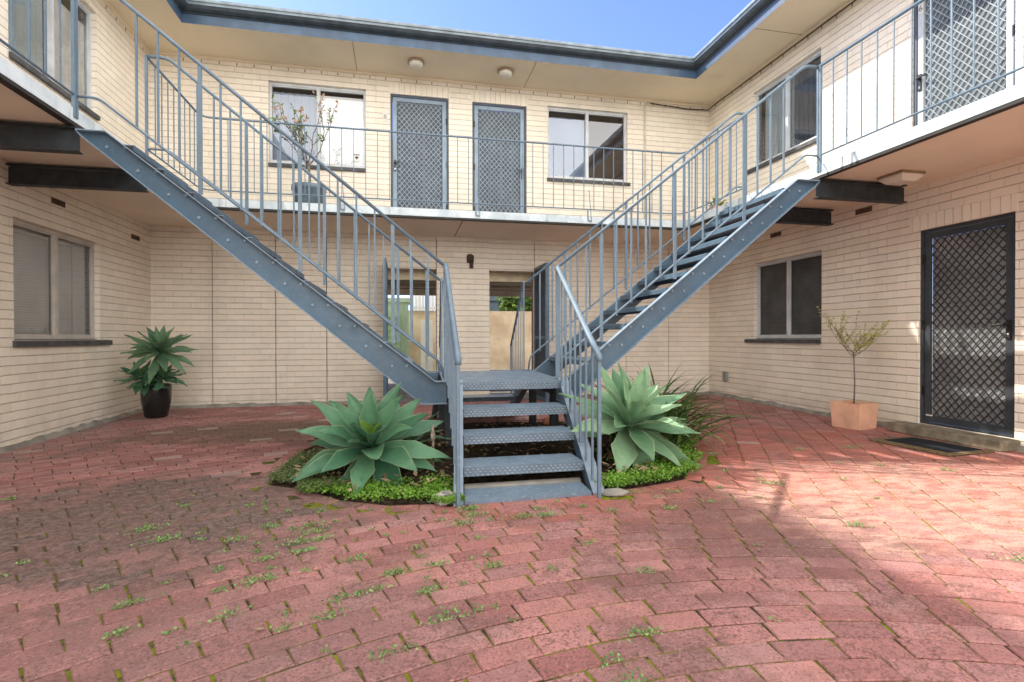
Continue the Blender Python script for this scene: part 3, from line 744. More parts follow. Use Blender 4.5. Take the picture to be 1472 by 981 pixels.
c0 = [(4.775,4.255,ZS-.044),(5.025,4.255,ZS-.044),(5.025,4.505,ZS-.044),(4.775,4.505,ZS-.044)]; c1 = [(4.815,4.295,ZS-.085),(4.985,4.295,ZS-.085),(4.985,4.465,ZS-.085),(4.815,4.465,ZS-.085)]
for i in range(4): m.quad(c0[i], c0[(i+1)%4], c1[(i+1)%4], c1[i])
m.quad(*c1[::-1]); m.build('diffuser', OPAL, t)
m = M(); m.tube([(4.19,YB-.025,ZT),(4.19,YB-.025,5.04),(4.22,YB-.025,5.095),(4.28,YB-.03,5.11)], .016, 8); m.smooth = True
tag(m.build('conduit', plain('cream_conduit',(.66,.60,.50))), 'thin cream painted conduit running up the upper back wall', 'pipe')
m = M(); m.smooth = True; m.tube([(4.28,YB-.035,5.108),(5.0,YB-.035,5.07),(XR-.05,YB-.05,5.08),(XR-.04,YB-.25,5.10),(XR-.04,5.5,5.105),(XR-.04,2,5.11)], .010, 6)
tag(m.build('cable', plain('dark_cable',(.05,.045,.04))), 'dark cable strung under the roof soffit at the right', 'cable')
t = thing('wall_lamp', 'rusty old lamp bracket on the brick pier between the passages', 'lamp', (1.13,YB-.1,2.2))
m = M(); m.smooth = True; m.lathe((1.12,YB-.055,2.30), [(.02,-.06),(.055,-.055),(.06,.05),(.03,.075)], 16); m.build('lamp_head', RUST, t)
m = M(); m.box(1.11,YB-.07,2.15,1.17,YB-.031,2.27); m.build('bracket', RUST, t)
m = M(); m.box(XR-.05,8.02,.28,XR,8.12,.44); m.box(XR-.056,8.03,.30,XR-.05,8.11,.37)
tag(m.build('outlet_box', plain('grey_plastic',(.30,.31,.30)), bevel=.004), 'small grey outlet box low on the right brick wall', 'outlet')
m = M()
for y in (8.30,8.36): m.box(XR-.004,y,.15,XR+.01,y+.05,.17)
# threshold and door mat
st = M()
st.box(5.23, 3.70, 0, XR+.10, 4.83, .098); tag(st.build('door_step', CONC_G, bevel=.012), 'worn concrete step below the charcoal door', 'step')
mt = thing('door_mat', 'black door mat with tan coir border before the charcoal door', 'door mat', (4.88,4.05,0))
def rotrect(cx, cy, w, h, an, z):
    return [(cx+a*math.cos(an)-b*math.sin(an), cy+a*math.sin(an)+b*math.cos(an), z) for a, b in ((-w/2,-h/2),(w/2,-h/2),(w/2,h/2),(-w/2,h/2))]
m = M(); m.prism(rotrect(4.84,4.04,.56,.74,.06,.006), (0,0,.010)); m.build('border', plain('coir',(.26,.19,.11),.95,.1,.25,50,.8), mt)
m = M(); m.prism(rotrect(4.87,4.04,.40,.60,.06,.016), (0,0,.004)); m.build('mat_centre', plain('mat_black',(.03,.035,.045),.95,.1,.2,60,.8), mt)

# ------------------------------------------------------------------ railings
def bent(pts, r, k=8):
    """round off the corners of a polyline"""
    pts = [Vector(p) for p in pts]; out = [pts[0]]
    for i in range(1, len(pts)-1):
        a, b, c = pts[i-1], pts[i], pts[i+1]; rr = min(r, (a-b).length*.45, (c-b).length*.45)
        p = b+(a-b).normalized()*rr; q = b+(c-b).normalized()*rr
        for t in (0,.25,.5,.75,1): out.append(p*(1-t)**2+b*2*t*(1-t)+q*t*t)
    out.append(pts[-1]); return out
def rod(name, p, q, r, parent, mat=None, k=4, rr=None):
    m = M(); m.tube([p, q], r*1.25, 4)
    return m.build(name, mat or RAIL, parent)
ZRT, ZRB = 3.77, 2.87
# balcony railing along the back slab, wrapping to the two side landings
t = thing('balcony_railing', 'blue grey steel balcony railing wrapping around the back of the upper level', 'railing', (.9,SY,ZT))
m = M(); m.smooth = True
pth = bent([(SL,5.82,ZRT),(SL,SY+.0,ZRT),(SR,SY+.0,ZRT),(SR,5.82,ZRT)], .16); m.tube(pth, .0125, 6); m.build('handrail', RAIL, t)
m = M(); m.smooth = True
pth = bent([(SL,5.82,ZRB),(SL,SY+.0,ZRB),(SR,SY+.0,ZRB),(SR,5.82,ZRB)], .16); m.tube(pth, .009, 6); m.build('bottom_rail', RAIL, t)
x = -2.10; i = 0
while x < 3.95: rod('baluster', (x,SY,ZRB), (x,SY,ZRT), .0052, t); x += .1515
for y in (5.98,6.13,6.28,6.43,6.58,6.73,6.88,7.02):
    rod('baluster', (SL,y,ZRB), (SL,y,ZRT), .0052, t); rod('baluster', (SR,y,ZRB), (SR,y,ZRT), .0052, t)
for x in (-.75,1.03,2.655):
    m = M(); m.bar((x,SY,ZRB-.01),(x,SY-.015,ZT-.06),.014,.014); m.bar((x,SY-.015,ZT-.06),(x+.05,SY-.02,ZT-.075),.012,.012); m.bar((x+.05,SY-.02,ZT-.075),(x+.015,SY-.008,ZRB+.28),.008,.008); m.build('bracket', RAIL, t)
for side, c, lb in ((0,SL,'blue grey balcony railing on the left wing nearer the camera'),(1,SR,'blue grey balcony railing on the right wing before the silver door')):
    t = thing('balcony_railing', lb, 'railing', (c,2.5,ZT))
    m = M(); m.smooth = True; m.tube([(c,4.63,ZRT),(c,-1.0,ZRT)], .015, 8); m.build('handrail', RAIL, t)
    m = M(); m.smooth = True; m.tube([(c,4.63,ZRB),(c,-1.0,ZRB)], .010, 6); m.build('bottom_rail', RAIL, t)
    y = 4.45
    while y > -.95: rod('baluster', (c,y,ZRB), (c,y,ZRT), .0056, t); y -= .163
    for y in (4.61, 1.9):
        m = M(); m.bar((c,y,ZS+.05),(c,y,ZRT),.022,.022); m.build('post', RAIL, t)

# ------------------------------------------------------------------ the staircase
ST = thing('steel_staircase', 'blue grey steel double staircase splitting left and right from a central landing', 'staircase', (.9,5.1,0))
YN, YF = 4.66, 5.76; ZL = .65
def shx(x, y): return x + .09*(y-4.43)/1.2     # the front and rear flights sit slightly askew
# landing plate + frame
m = M()
lp = [(.475,4.43),(1.375,4.43),(1.43,4.62),(1.50,5.95),(.43,5.95),(.36,4.62)]
m.prism([(x,y,ZL-.012) for x, y in lp], (0,0,.012)); m.build('landing', STEEL_TOP, ST)
m = M(); m.box(.475,4.425,ZL-.065,1.375,4.433,ZL-.002); m.build('landing_nosing', NOSE, ST)
m = M(); m.box(.40,4.68,ZL-.15,.46,5.72,ZL-.013); m.box(1.38,4.68,ZL-.15,1.44,5.72,ZL-.013); m.box(.47,5.0,ZL-.10,1.37,5.05,ZL-.013); m.box(.47,5.5,ZL-.10,1.37,5.55,ZL-.013); m.build('landing_frame', BEAM, ST)
for x, y in ((.43,4.80),(.43,5.62),(1.42,4.80),(1.42,5.62)):
    m = M(); m.box(x-.035,y-.035,-.01,x+.035,y+.035,ZL-.15); m.build('leg', BEAM, ST)
# side flights
def side_flight(sd, yface, outward):
    """sd -1 left, +1 right; channel stringer with flanges towards outward*Y"""
    if sd < 0:
        top = [(.40,.652),(.30,.652),(-2.197,2.612),(SL+.012,2.612)]; bot = [(.40,.452),(.185,.452),(-2.36,2.560),(SL+.012,2.600)]
    else:
        top = [(1.40,.652),(1.478,.652),(3.905,2.612),(SR-.012,2.612)]; bot = [(1.40,.452),(1.545,.452),(4.13,2.560),(SR-.012,2.600)]
    m = M(); y0 = yface; y1 = yface+outward*.055
    T = .008
    # web
    poly = [(x,y0,z) for x, z in bot]+[(x,y0,z) for x, z in reversed(top)]
    m.prism(poly, (0,-outward*T,0))
    for line, dz in ((top,-T),(bot,T)):
        for i in range(3):
            a, b = line[i], line[i+1]
            m.prism([(a[0],y0,a[1]),(b[0],y0,b[1]),(b[0],y0,b[1]+dz),(a[0],y0,a[1]+dz)], (0,outward*.06,0), 1)
    # bolts, two per tread
    for k in range(11):
        xc = -.005-.214*k if sd < 0 else 1.762+.214*k; z = .785+.172*k
        for dx in (-.062,.062):
            c = Vector((xc+dx, y0, z))
            n0 = len(m.v); K = 6
            for yy, rr in ((0,.015),(outward*.012,.012)):
                for j in range(K): w_ = j*math.pi/3; m.v.append((c.x+rr*math.cos(w_), c.y+yy, c.z+rr*math.sin(w_)))
            for j in range(K): m.f.append((n0+j, n0+(j+1)%K, n0+K+(j+1)%K, n0+K+j)); m.m.append(1)
            m.f.append(tuple(n0+K+j for j in range(K))); m.m.append(1)
    m.build('stringer', [STEEL, FLANGE], ST)
for sd in (-1,1):
    side_flight(sd, YN, -1); side_flight(sd, YF, 1)
    for k in range(11):
        xc = -.005-.214*k if sd < 0 else 1.762+.214*k; z = .785+.172*k+.032
        m = M(); a, b = xc-.118, xc+.118; t_ = .006
        fr = b if sd < 0 else a
        m.box(a,YN+.01,z-t_,b,YF-.01,z,0)
        m.box(a,YN+.01,z-.048,a+t_,YF-.01,z-t_-.001,1); m.box(b-t_,YN+.01,z-.048,b,YF-.01,z-t_-.001,1)
        m.build('tread', [STEEL_TOP, STEEL], ST)
# cantilever beams under the slabs
for (x0, x1) in ((SL+.01,XL),(SR-.01,5.25)):
    for y, x2 in ((YN,x1),(YF,(XL if x0 < 0 else 5.37))):
        m = M(); m.box(min(x0,x2),y-.006,2.46,max(x0,x2),y+.006,2.612); m.box(min(x0,x2),y-.045,2.622,max(x0,x2),y+.045,2.634); m.box(min(x0,x2),y-.045,2.448,max(x0,x2),y+.045,2.458)
        m.box(min(x0,x2),y-.006,2.458,max(x0,x2),y+.006,2.622) if False else None
        m.build('cantilever_beam', BEAM, ST)
# front and rear flights
def FR(x, y, z): return (x + .115*(y-3.23), y, z)
pl = M(); pl.prism([FR(.385,3.23,.0),FR(1.215,3.26,.0),FR(1.20,3.50,.0),FR(.385,3.50,.0)], (0,0,.024)); pl.build('base_plate', STEEL_TOP, ST)
pl = M(); pl.prism([FR(.385,3.501,.0),FR(1.20,3.501,.0),FR(1.20,3.56,.0),FR(.385,3.56,.0)], (0,0,.040)); pl.build('footing', CONC, ST)
for k, (y, z) in enumerate(((3.53,.158),(3.83,.314),(4.13,.468))):
    a, b = .383+.115*(y-3.23), 1.225+.115*(y-3.23)
    m = M(); m.box(a,y,z-.008,b,y+.275,z,0); m.box(a,y-.004,z-.062,b,y+.003,z-.001,1); m.box(a,y+.268,z-.05,b,y+.275,z-.009,0); m.build('tread', [STEEL_TOP, NOSE], ST)
for k, (y, z) in enumerate(((6.22,.468),(6.50,.314),(6.78,.158))):
    a, b = .47, 1.37
    m = M(); m.box(a,y-.25,z-.008,b,y,z,0); m.box(a,y-.004,z-.062,b,y+.003,z-.001,1); m.box(a,y-.25,z-.05,b,y-.243,z-.009,0); m.build('tread', [STEEL_TOP, NOSE], ST)
def end_stringer(xa, w, ys, zs_, front=True):
    """inclined channel: top line ys,zs; .2 deep, flange width w outward from xa"""
    m = M(); T = .007
    (y0, y1), (z0, z1) = ys, zs_
    f = (lambda x,y,z: FR(x,y,z)) if front else (lambda x,y,z: (x,y,z))
    dy = .18 if front else -.18
    top = [(y0,z0),(y1,z1)]
    poly = [f(xa,y0,z0),f(xa,y1,z1),f(xa,y1,z1-.17),f(xa,y0+dy,z0)]
    s = 1 if w > 0 else -1
    m.prism(poly, (s*T,0,0))
    m.prism([f(xa,y0,z0+.0),f(xa,y1,z1+.0),f(xa,y1,z1+.008),f(xa,y0,z0+.012)], (w,0,0), 1)
    m.prism([f(xa,y0+dy,z0+.0),f(xa,y1,z1-.17),f(xa,y1,z1-.178),f(xa,y0+dy,z0-.002)], (w,0,0))
    m.prism([f(xa,y1,z1-.17),f(xa,y1,z1),f(xa,y1-.01,z1),f(xa,y1-.01,z1-.17)], (w,0,0))
    m.build('stringer', [STEEL, steel_mat('mid_flange_steel',(.19,.25,.33))], ST)
end_stringer(.378, -.062, (3.22,4.50), (.0,.665)); end_stringer(1.226, .085, (3.26,4.50), (.0,.665))
end_stringer(.46, -.06, (6.98,5.86), (.0,.655), False); end_stringer(1.38, .07, (6.98,5.86), (.0,.655), False)

# stair railings
def railing(name_lab, top, bot, ts, posts, rt=.0145, rb=.010, rbal=.0075, flat=None):
    m = M(); m.smooth = True; m.tube(bent(top, .06), rt, 8); h = m.build('handrail', RAIL, ST)
    if name_lab: h['label'] = name_lab
    if bot:
        m = M(); m.smooth = True; m.tube(bent(bot, .05), rb, 6); m.build('bottom_rail', RAIL, h)
    return h
def flight_rail(sd, y, xk, lab):
    if sd < 0: xe, xs = SL, -2.257+(xk-.39)
    else: xe, xs = SR, 4.02+(xk-1.385)
    sl = .801
    top = [(xk,y,1.65),(xs,y,ZRT),(xe,y,ZRT)]
    xb = -2.30 if sd < 0 else 4.04
    bz = lambda x: ZRT-.905 - abs(x-xs)*sl
    x0 = xk + sd*.015
    bot = [(x0,y,ZL+.02),(x0+sd*.02,y,bz(x0+sd*.06)),(xs,y,ZRB),(xe,y,ZRB)]
    h = railing(lab, top, bot, None, None)
    n = 17
    for i in range(1, n):
        x = xk + sd*.149*i
        if (sd < 0 and x < SL+.05) or (sd > 0 and x > SR-.05): break
        zt = min(1.65+abs(x-xk)*sl, ZRT); zb = min(max(bz(x), ZL), ZRB)
        if i % 5 == 3:
            m = M(); m.bar((x,y,zb-.125),(x,y,zt),.030,.013); m.build('post', RAIL, h)
        else: rod('baluster', (x,y,zb), (x,y,zt), .0082, h)
    m = M(); m.bar((xe,y,ZS+.05),(xe,y,ZRT),.022,.022); m.build('post', RAIL, h)
    return h
flight_rail(-1, 4.64, .39, 'left flight rail on the camera side'); flight_rail(1, 4.64, 1.385, 'right flight rail on the camera side')
flight_rail(-1, 5.79, .43, 'left flight rail on the far side'); flight_rail(1, 5.79, 1.40, 'right flight rail on the far side')
def end_rail(top, feet, nb, r, lab, zf, pw=.042, br_=.0082):
    a, b = Vector(top[0]), Vector(top[1])
    m = M(); m.smooth = True; m.tube([a, a.lerp(b,.02), b.lerp(a,.03), b, b+Vector((0,(.01 if b.y > a.y else -.01),-.03))], [r,r,r,r,r*.9], 10); h = m.build('handrail', RAIL, ST); h['label'] = lab
    m = M(); f0 = feet[0]; m.bar((a.x,a.y,f0),(a.x,a.y,a.z),pw,.012); m.build('post', RAIL, h)
    m = M(); m.bar((b.x,b.y,0),(b.x,b.y,b.z-.01),.022,.022); m.build('post', RAIL, h)
    for i in range(1, nb+1):
        t_ = i/(nb+1); p = a.lerp(b, t_); rod('baluster', (p.x,p.y,zf(p.y)), tuple(p), br_, h)
zfront = lambda y: max(0.0, (y-3.22)/1.28*.66)
zrear = lambda y: max(0.0, (6.98-y)/1.12*.65)
end_rail(((.392,4.62,1.655),(.345,3.21,.895)), (ZL,), 7, .021, 'left handrail of the front steps', zfront)
end_rail(((1.385,4.56,1.655),(1.248,3.20,.905)), (ZL,), 7, .021, 'right handrail of the front steps', zfront)
end_rail(((.45,5.84,1.655),(.52,7.0,.93)), (ZL,), 7, .019, 'left handrail of the rear steps', zrear, .018, .0045)
end_rail(((1.375,5.84,1.655),(1.47,7.0,.93)), (ZL,), 7, .015, 'right handrail of the rear steps', zrear, .012, .0045)

# ------------------------------------------------------------------ passage gates and what stands beyond
for (x, lb) in ((-.212,'dark steel gate leaf folded back beside the left passage'),(2.222,'dark steel gate leaf folded back beside the right passage')):
    t = thing('gate_leaf', lb, 'gate', (x,8.2,0))
    m = M(); m.box(x-.016,7.86,.03,x+.016,8.57,2.16); m.build('sheet', BEAM, t)
    m = M()
    for z in (.03,1.0,2.13): m.box(x-.026,7.90,z,x+.026,8.54,z+.05)
    m.box(x-.026,7.85,.03,x+.026,7.90,2.18); m.box(x-.026,8.54,.03,x+.026,8.58,2.18); m.build('frame', STEEL, t)
# carport behind
t = thing('carport', 'dark underside of the flat carport behind the passages', 'carport', (1,14.4,0))
m = M(); m.box(-3,11.7,2.26,6,13.7,2.36); m.build('roof', plain('carport_brown',(.09,.065,.05)), t)
m = M(); m.box(-3,11.66,2.30,6,11.7,2.44); m.box(-3,13.7,2.10,6,13.75,2.36); m.box(-3,12.6,2.20,6,12.66,2.26); m.build('beam', plain('carport_cream',(.55,.45,.34)), t)
for x in (-2.8,.66,5.8):
    m = M(); m.box(x-.03,13.60,0,x+.03,13.66,2.24); m.build('post', WHITE, t)
t = thing('garden_shed', 'pale green metal shed with a ribbed roller door', 'shed', (-.3,15.4,0))
GREEN = plain('shed_green',(.42,.56,.38),.5,.4,.1,4)
m = M(); m.box(-1.8,15.0,0,.24,16.2,2.0); m.box(-1.85,14.95,2.0,.29,16.25,2.12); m.build('body', GREEN, t)
m = M()
for k in range(20): m.box(-1.5,14.99 if k % 2 else 14.94,.05+k*.085,.02,15.0,.05+k*.085+.082)
m.build('roller_door', plain('roller_green',(.38,.54,.32),.5,.4,.1,4), t)
m = M()
for k in range(3): m.box(.06+k*.06,14.98,0,.09+k*.06,15.0,2.0)
m.build('corner_ribs', GREEN, t)
m = M(); m.box(-8,16.6,0,12,16.8,1.86); tag(m.build('rendered_wall', plain('tan_render',(.76,.62,.44),.9,.1,.2,1.6,.4,c2=(.50,.38,.25))), 'weathered tan rendered boundary wall seen through the passages', 'wall')
m = M()
for k in range(14): m.box(.35+k*.1,16.5,1.86,.44+k*.1,16.53,2.5)
m.box(.3,16.53,1.9,1.9,16.56,1.96); tag(m.build('paling_fence', WHITE), 'white metal fence panel above the tan wall', 'fence')
m = M(); m.box(.62,16.3,.02,.98,16.36,1.55); tag(m.build('white_panel', WHITE), 'white board leaning on the tan wall beyond the left passage', 'board')
m = M(); m.box(2.6,19,0,4.1,21,2.35); m.prism([(2.5,18.9,2.35),(4.2,18.9,2.35),(4.2,18.9,2.5),(2.5,18.9,2.8)], (0,2.2,0)); tag(m.build('outbuilding', plain('slate_blue_wall',(.10,.14,.19))), 'slate blue outbuilding behind the tan wall', 'outbuilding')
h = M(); h.col = []
def leafquad(m, c, size, c3, droop=0):
    d = Vector((R_(-1,1),R_(-1,1),R_(-.6,1))).normalized(); s = d.orthogonal().normalized()*size*.5; d = d*size
    n = len(m.v); m.v += [tuple(c), tuple(c+d*.5+s), tuple(c+d), tuple(c+d*.5-s)]; m.f.append((n,n+1,n+2,n+3)); m.m.append(0); m.col += [c3]*4
for i in range(2600):
    a = R_(0,6.28); rr = R_(.5,1)**.5; c = Vector((4.6+rr*1.5*math.cos(a)*R_(.6,1), 17.4+rr*.5*math.sin(a), 2.0+R_(-.35,.55)))
    leafquad(h, c, .16, (random.random(),0,0))
t = thing('hedge', 'bushy green shrub rising behind the tan wall', 'hedge', (4.6,17.4,0)); h.build('foliage', HEDGE, t)
m = M(); m.tube([(4.6,17.4,0),(4.6,17.4,2.0)], .05, 8); m.build('trunk', BARK, t)

# ------------------------------------------------------------------ plants
def agave_leaf(m, base, az, el, L, W, curl, rnd, young=0, fold=.28, twist=0, n=12):
    """broad agave leaf: az azimuth, el start elevation, curl = droop in rad over the length"""
    dirh = Vector((math.cos(az), math.sin(az), 0)); side = Vector((-math.sin(az), math.cos(az), 0))
    p = Vector(base); e = el; n0 = len(m.v); ds = L/n
    for i in range(n+1):
        t = i/n
        w = W*(.34+1.05*math.sin(math.pi*min(1,(t*.93+.07))**.92)**1.05)*.62 if t < .985 else .001
        # ovate outline: narrow neck, widest at 45 %, long pointed tip
        w = W*.5*max(.0, (.34+.66*math.sin(math.pi*min(1,t/.9)*.5)) if t < .45 else max(0,(1-((t-.45)/.55)**1.3)))
        up = dirh*(-math.sin(e))+Vector((0,0,math.cos(e)))
        sd = (side*math.cos(twist*t)+up*math.sin(twist*t))
        wav = .012*math.sin(t*9+rnd*20)
        for j, f in enumerate((-1,-.55,0,.55,1)):
            q = p + sd*(w*f) + up*(abs(f)**1.6*w*fold + (wav*abs(f) if abs(f) > .9 else 0))
            m.v.append(tuple(q)); ed = 1.0 if abs(f) == 1 else (.2 if abs(f) > .5 else 0)
            m.col.append((min(1,max(0,rnd*.7+.25*t+.1*R_(-1,1))), ed, young))
        e -= curl/n*(.4+1.2*t)
        p = p + (dirh*math.cos(e)+Vector((0,0,math.sin(e))))*ds
    for i in range(n):
        for j in range(4):
            a = n0+i*5+j; m.f.append((a,a+1,a+6,a+5)); m.m.append(0)
def rosette(m, c, R, n=22, W=.15, tilt=(0,0), seed=1, lo=-.15, hi=1.35, jitter=.06, lean=None):
    rs = random.Random(seed); v0 = len(m.v)
    for i in range(n):
        t = i/(n-1); az = i*2.39996+rs.uniform(-.12,.12); el = lo+(hi-lo)*t**1.45+rs.uniform(-jitter,jitter)
        L = R*(1.0-.34*t**2)*rs.uniform(.86,1.10)*(.62 if t > .97 else 1); w = W*(1-.35*t**2)*rs.uniform(.9,1.1)
        off = Vector((math.cos(az), math.sin(az), 0))*.02
        ez = el + tilt[0]*math.cos(az-tilt[1])
        agave_leaf(m, Vector(c)+off+Vector((0,0,.05*t)), az, ez, L, w, .36*(1-t)+.06+rs.uniform(-.18,.22), rs.random(), young=(1 if t > .97 else 0), fold=.22+.5*t**3, twist=rs.uniform(-.2,.2))
    if lean:
        ax_ = Vector((-lean[1], lean[0], 0)).normalized(); Rm = Matrix.Rotation(lean[2], 3, ax_); cc = Vector(c)
        for i in range(v0, len(m.v)):
            q = Rm @ (Vector(m.v[i])-cc) + cc; q.z = max(q.z, .03+.3*max(0, q.z)) if q.z < .045 else q.z
            m.v[i] = tuple(q)
t = thing('agave', 'large dark green foxtail agave in the bed left of the front steps', 'agave', (-.21,3.98,0))
m = M(); m.col = []; m.smooth = True; rosette(m, (-.21,3.98,.22), .57, 36, .195, (0,0), 3, -.15, 1.38, lean=(-.1,-1,.62)); m.build('leaves', AGAVE, t)
m = M(); m.smooth = True; m.tube([(-.21,4.0,0),(-.21,3.98,.22)], [.05,.06], 10); m.build('stem', BARK, t)
t = thing('agave', 'pale green agave crowding the right side of the front steps', 'agave', (1.75,4.05,0))
m = M(); m.col = []; m.smooth = True; rosette(m, (1.80,4.02,.29), .64, 34, .215, (0,0), 11, -.15, 1.38, lean=(.35,-1,.50)); rosette(m, (2.02,4.25,.20), .50, 20, .18, (0,0), 5, -.1, 1.3, lean=(.8,-.6,.4)); m.build('leaves', AGAVE2, t)
m = M(); m.smooth = True; m.tube([(1.78,4.04,0),(1.80,4.02,.27)], [.05,.055], 10); m.build('stem', BARK, t)
m = M(); m.col = []; m.smooth = True
for i in range(16): agave_leaf(m, (1.80+R_(-.03,.03),4.0+R_(-.03,.03),R_(.10,.2)), R_(0,6.28), R_(-.9,-.4), R_(.2,.34), .06, .6, random.random(), 0, .5, R_(-1,1), 8)
m.build('dry_leaves', DRY, t)
# small agaves tucked under the stairs at the back of the bed
for (x, y, s, sd_) in ((.12,4.75,.34,21),(-.05,5.5,.30,22)):
    t = thing('agave', 'dark young agave shaded behind the large left agave' if sd_ == 21 else 'small agave further back beside the stair landing leg', 'agave', (x,y,0))
    m = M(); m.col = []; m.smooth = True; rosette(m, (x,y,.10), s, 13, .09, (0,0), sd_, .2, 1.35); m.build('leaves', AGAVE3, t)
# strap leaved clump
t = thing('strappy_plant', 'clump of arching dark strap leaves right of the pale agave', 'plant', (2.35,4.62,0))
m = M(); m.col = []; m.smooth = True; rs = random.Random(4)
def strap(m, base, az, el, L, w, curl, rs, n=9, tip=0):
    p = Vector(base); side = Vector((-math.sin(az), math.cos(az), 0)); dh = Vector((math.cos(az), math.sin(az), 0)); e = el; n0 = len(m.v); c = rs.random()
    for i in range(n+1):
        tt = i/n; ww = w*(1-tt**3)*.5+.0006
        m.v += [tuple(p-side*ww), tuple(p+Vector((0,0,-ww*.6))), tuple(p+side*ww)]; m.col += [(c*(1-.4*tt),0,0)]*3
        e -= curl/n*(.3+1.4*tt); p = p+(dh*math.cos(e)+Vector((0,0,math.sin(e))))*(L/n)
    for i in range(n):
        for j in range(2): a = n0+i*3+j; m.f.append((a,a+1,a+4,a+3)); m.m.append(0)
for i in range(330):
    bx, by = 2.34+rs.gauss(0,.15), 4.60+rs.gauss(0,.15)
    strap(m, (bx,by,.03), rs.uniform(0,6.28), rs.uniform(.7,1.45), rs.uniform(.45,.92), rs.uniform(.016,.032), rs.uniform(.6,2.1), rs)
m.build('leaves', STRAP, t)
# ground cover
def carpet(m, pts_fn, n, size, hmax, rs):
    for i in range(n):
        x, y = pts_fn(rs)
        if x is None: continue
        z = rs.random()*hmax+.01; c = Vector((x,y,z+.012)); s = size*rs.uniform(.6,1.3)
        d = Vector((rs.uniform(-1,1),rs.uniform(-1,1),rs.uniform(-.1,.9))).normalized(); sd = d.cross(Vector((rs.uniform(-1,1),rs.uniform(-1,1),rs.uniform(-1,1)))).normalized()
        n0 = len(m.v); m.v += [tuple(c), tuple(c+d*s*.5+sd*s*.4), tuple(c+d*s), tuple(c+d*s*.5-sd*s*.4)]
        m.f.append((n0,n0+1,n0+2,n0+3)); m.m.append(0); r = min(1,max(0,rs.random()*.6+z/hmax*.4)); m.col += [(r,0,0)]*4
def blobs(bl, clip=False):
    def f(rs):
        cx, cy, rx, ry = rs.choice(bl); a = rs.uniform(0,6.28); q = rs.random()**.6
        q *= 1+.3*mnoise.noise(Vector((math.cos(a)*2+cx*3, math.sin(a)*2+cy*3, 0)))
        return cx+rx*q*math.cos(a), cy+ry*q*math.sin(a)
    return f
rs = random.Random(9)
m = M(); m.col = []; carpet(m, blobs([(-.05,3.47,.30,.13),(.16,3.45,.22,.16),(.26,3.62,.12,.30),(.29,3.30,.10,.10),(-.28,3.60,.15,.10),(.22,4.1,.10,.2),(-.45,3.72,.22,.14),(-.2,3.7,.3,.14)]), 9000, .016, .035, rs)
tag(m.build('ground_cover', MOSSY), 'bright green creeping ground cover left of the front steps', 'ground cover', kind='stuff')
m = M(); m.col = []; carpet(m, blobs([(1.62,3.46,.28,.12),(1.85,3.58,.20,.14),(2.08,3.75,.18,.22),(1.40,3.40,.14,.09),(2.3,4.1,.2,.3),(2.42,4.5,.2,.3),(1.9,3.9,.3,.2),(2.62,4.7,.12,.3)]), 11500, .017, .05, rs)
tag(m.build('ground_cover', MOSSY), 'bright green creeping ground cover under the pale agave', 'ground cover', kind='stuff')
m = M(); m.col = []; carpet(m, blobs([(-.72,4.05,.20,.16),(-.66,4.5,.24,.4),(-.50,3.75,.20,.14),(-.3,5.3,.4,.4),(-.5,4.4,.4,.5)]), 12000, .014, .04, rs)
tag(m.build('ground_cover', MOSSD), 'dull olive ground cover on the left end of the bed', 'ground cover', kind='stuff')
# dead leaves on the soil
m = M(); m.col = []
for i in range(1500):
    x, y = R_(-.8,2.7), R_(3.35,6.2)
    if not inside(x, y, BED): continue
    a = R_(0,6.28); s = R_(.012,.04); d = Vector((math.cos(a),math.sin(a),R_(-.3,.5)))*s; sd = Vector((-math.sin(a),math.cos(a),R_(-.4,.4)))*s*.4; c = Vector((x,y,.075+R_(-.015,.03)))
    n0 = len(m.v); m.v += [tuple(c-d), tuple(c+sd), tuple(c+d), tuple(c-sd)]; m.f.append((n0,n0+1,n0+2,n0+3)); m.m.append(0); m.col += [(random.random(),0,0)]*4
tag(m.build('leaf_litter', DRY), 'dry brown leaf litter on the garden soil', 'leaf litter', kind='stuff')
m = M(); m.col = []
for i in range(420):
    q = random.random()
    if q < .35: x, y = XL+.08+abs(random.gauss(0,.10)), R_(4.5,8.5)
    elif q < .6: x, y = R_(XL,-.3), YB-.1-abs(random.gauss(0,.08))
    elif q < .8: x, y = XR-.08-abs(random.gauss(0,.1)), R_(3.2,8.4)
    else: x, y = R_(-3,5), R_(1.6,8)
    if inside(x, y, BED): continue
    a = R_(0,6.28); s = R_(.006,.018); d = Vector((math.cos(a),math.sin(a),R_(-.1,.3)))*s; sd = Vector((-math.sin(a),math.cos(a),R_(-.2,.2)))*s*.5; c = Vector((x,y,.012))
    n0 = len(m.v); m.v += [tuple(c-d), tuple(c+sd), tuple(c+d), tuple(c-sd)]; m.f.append((n0,n0+1,n0+2,n0+3)); m.m.append(0); m.col += [(random.random(),0,0)]*4
tag(m.build('scattered_leaves', DRY), 'scattered dry leaves and crumbs on the paving', 'dead leaves', kind='stuff')
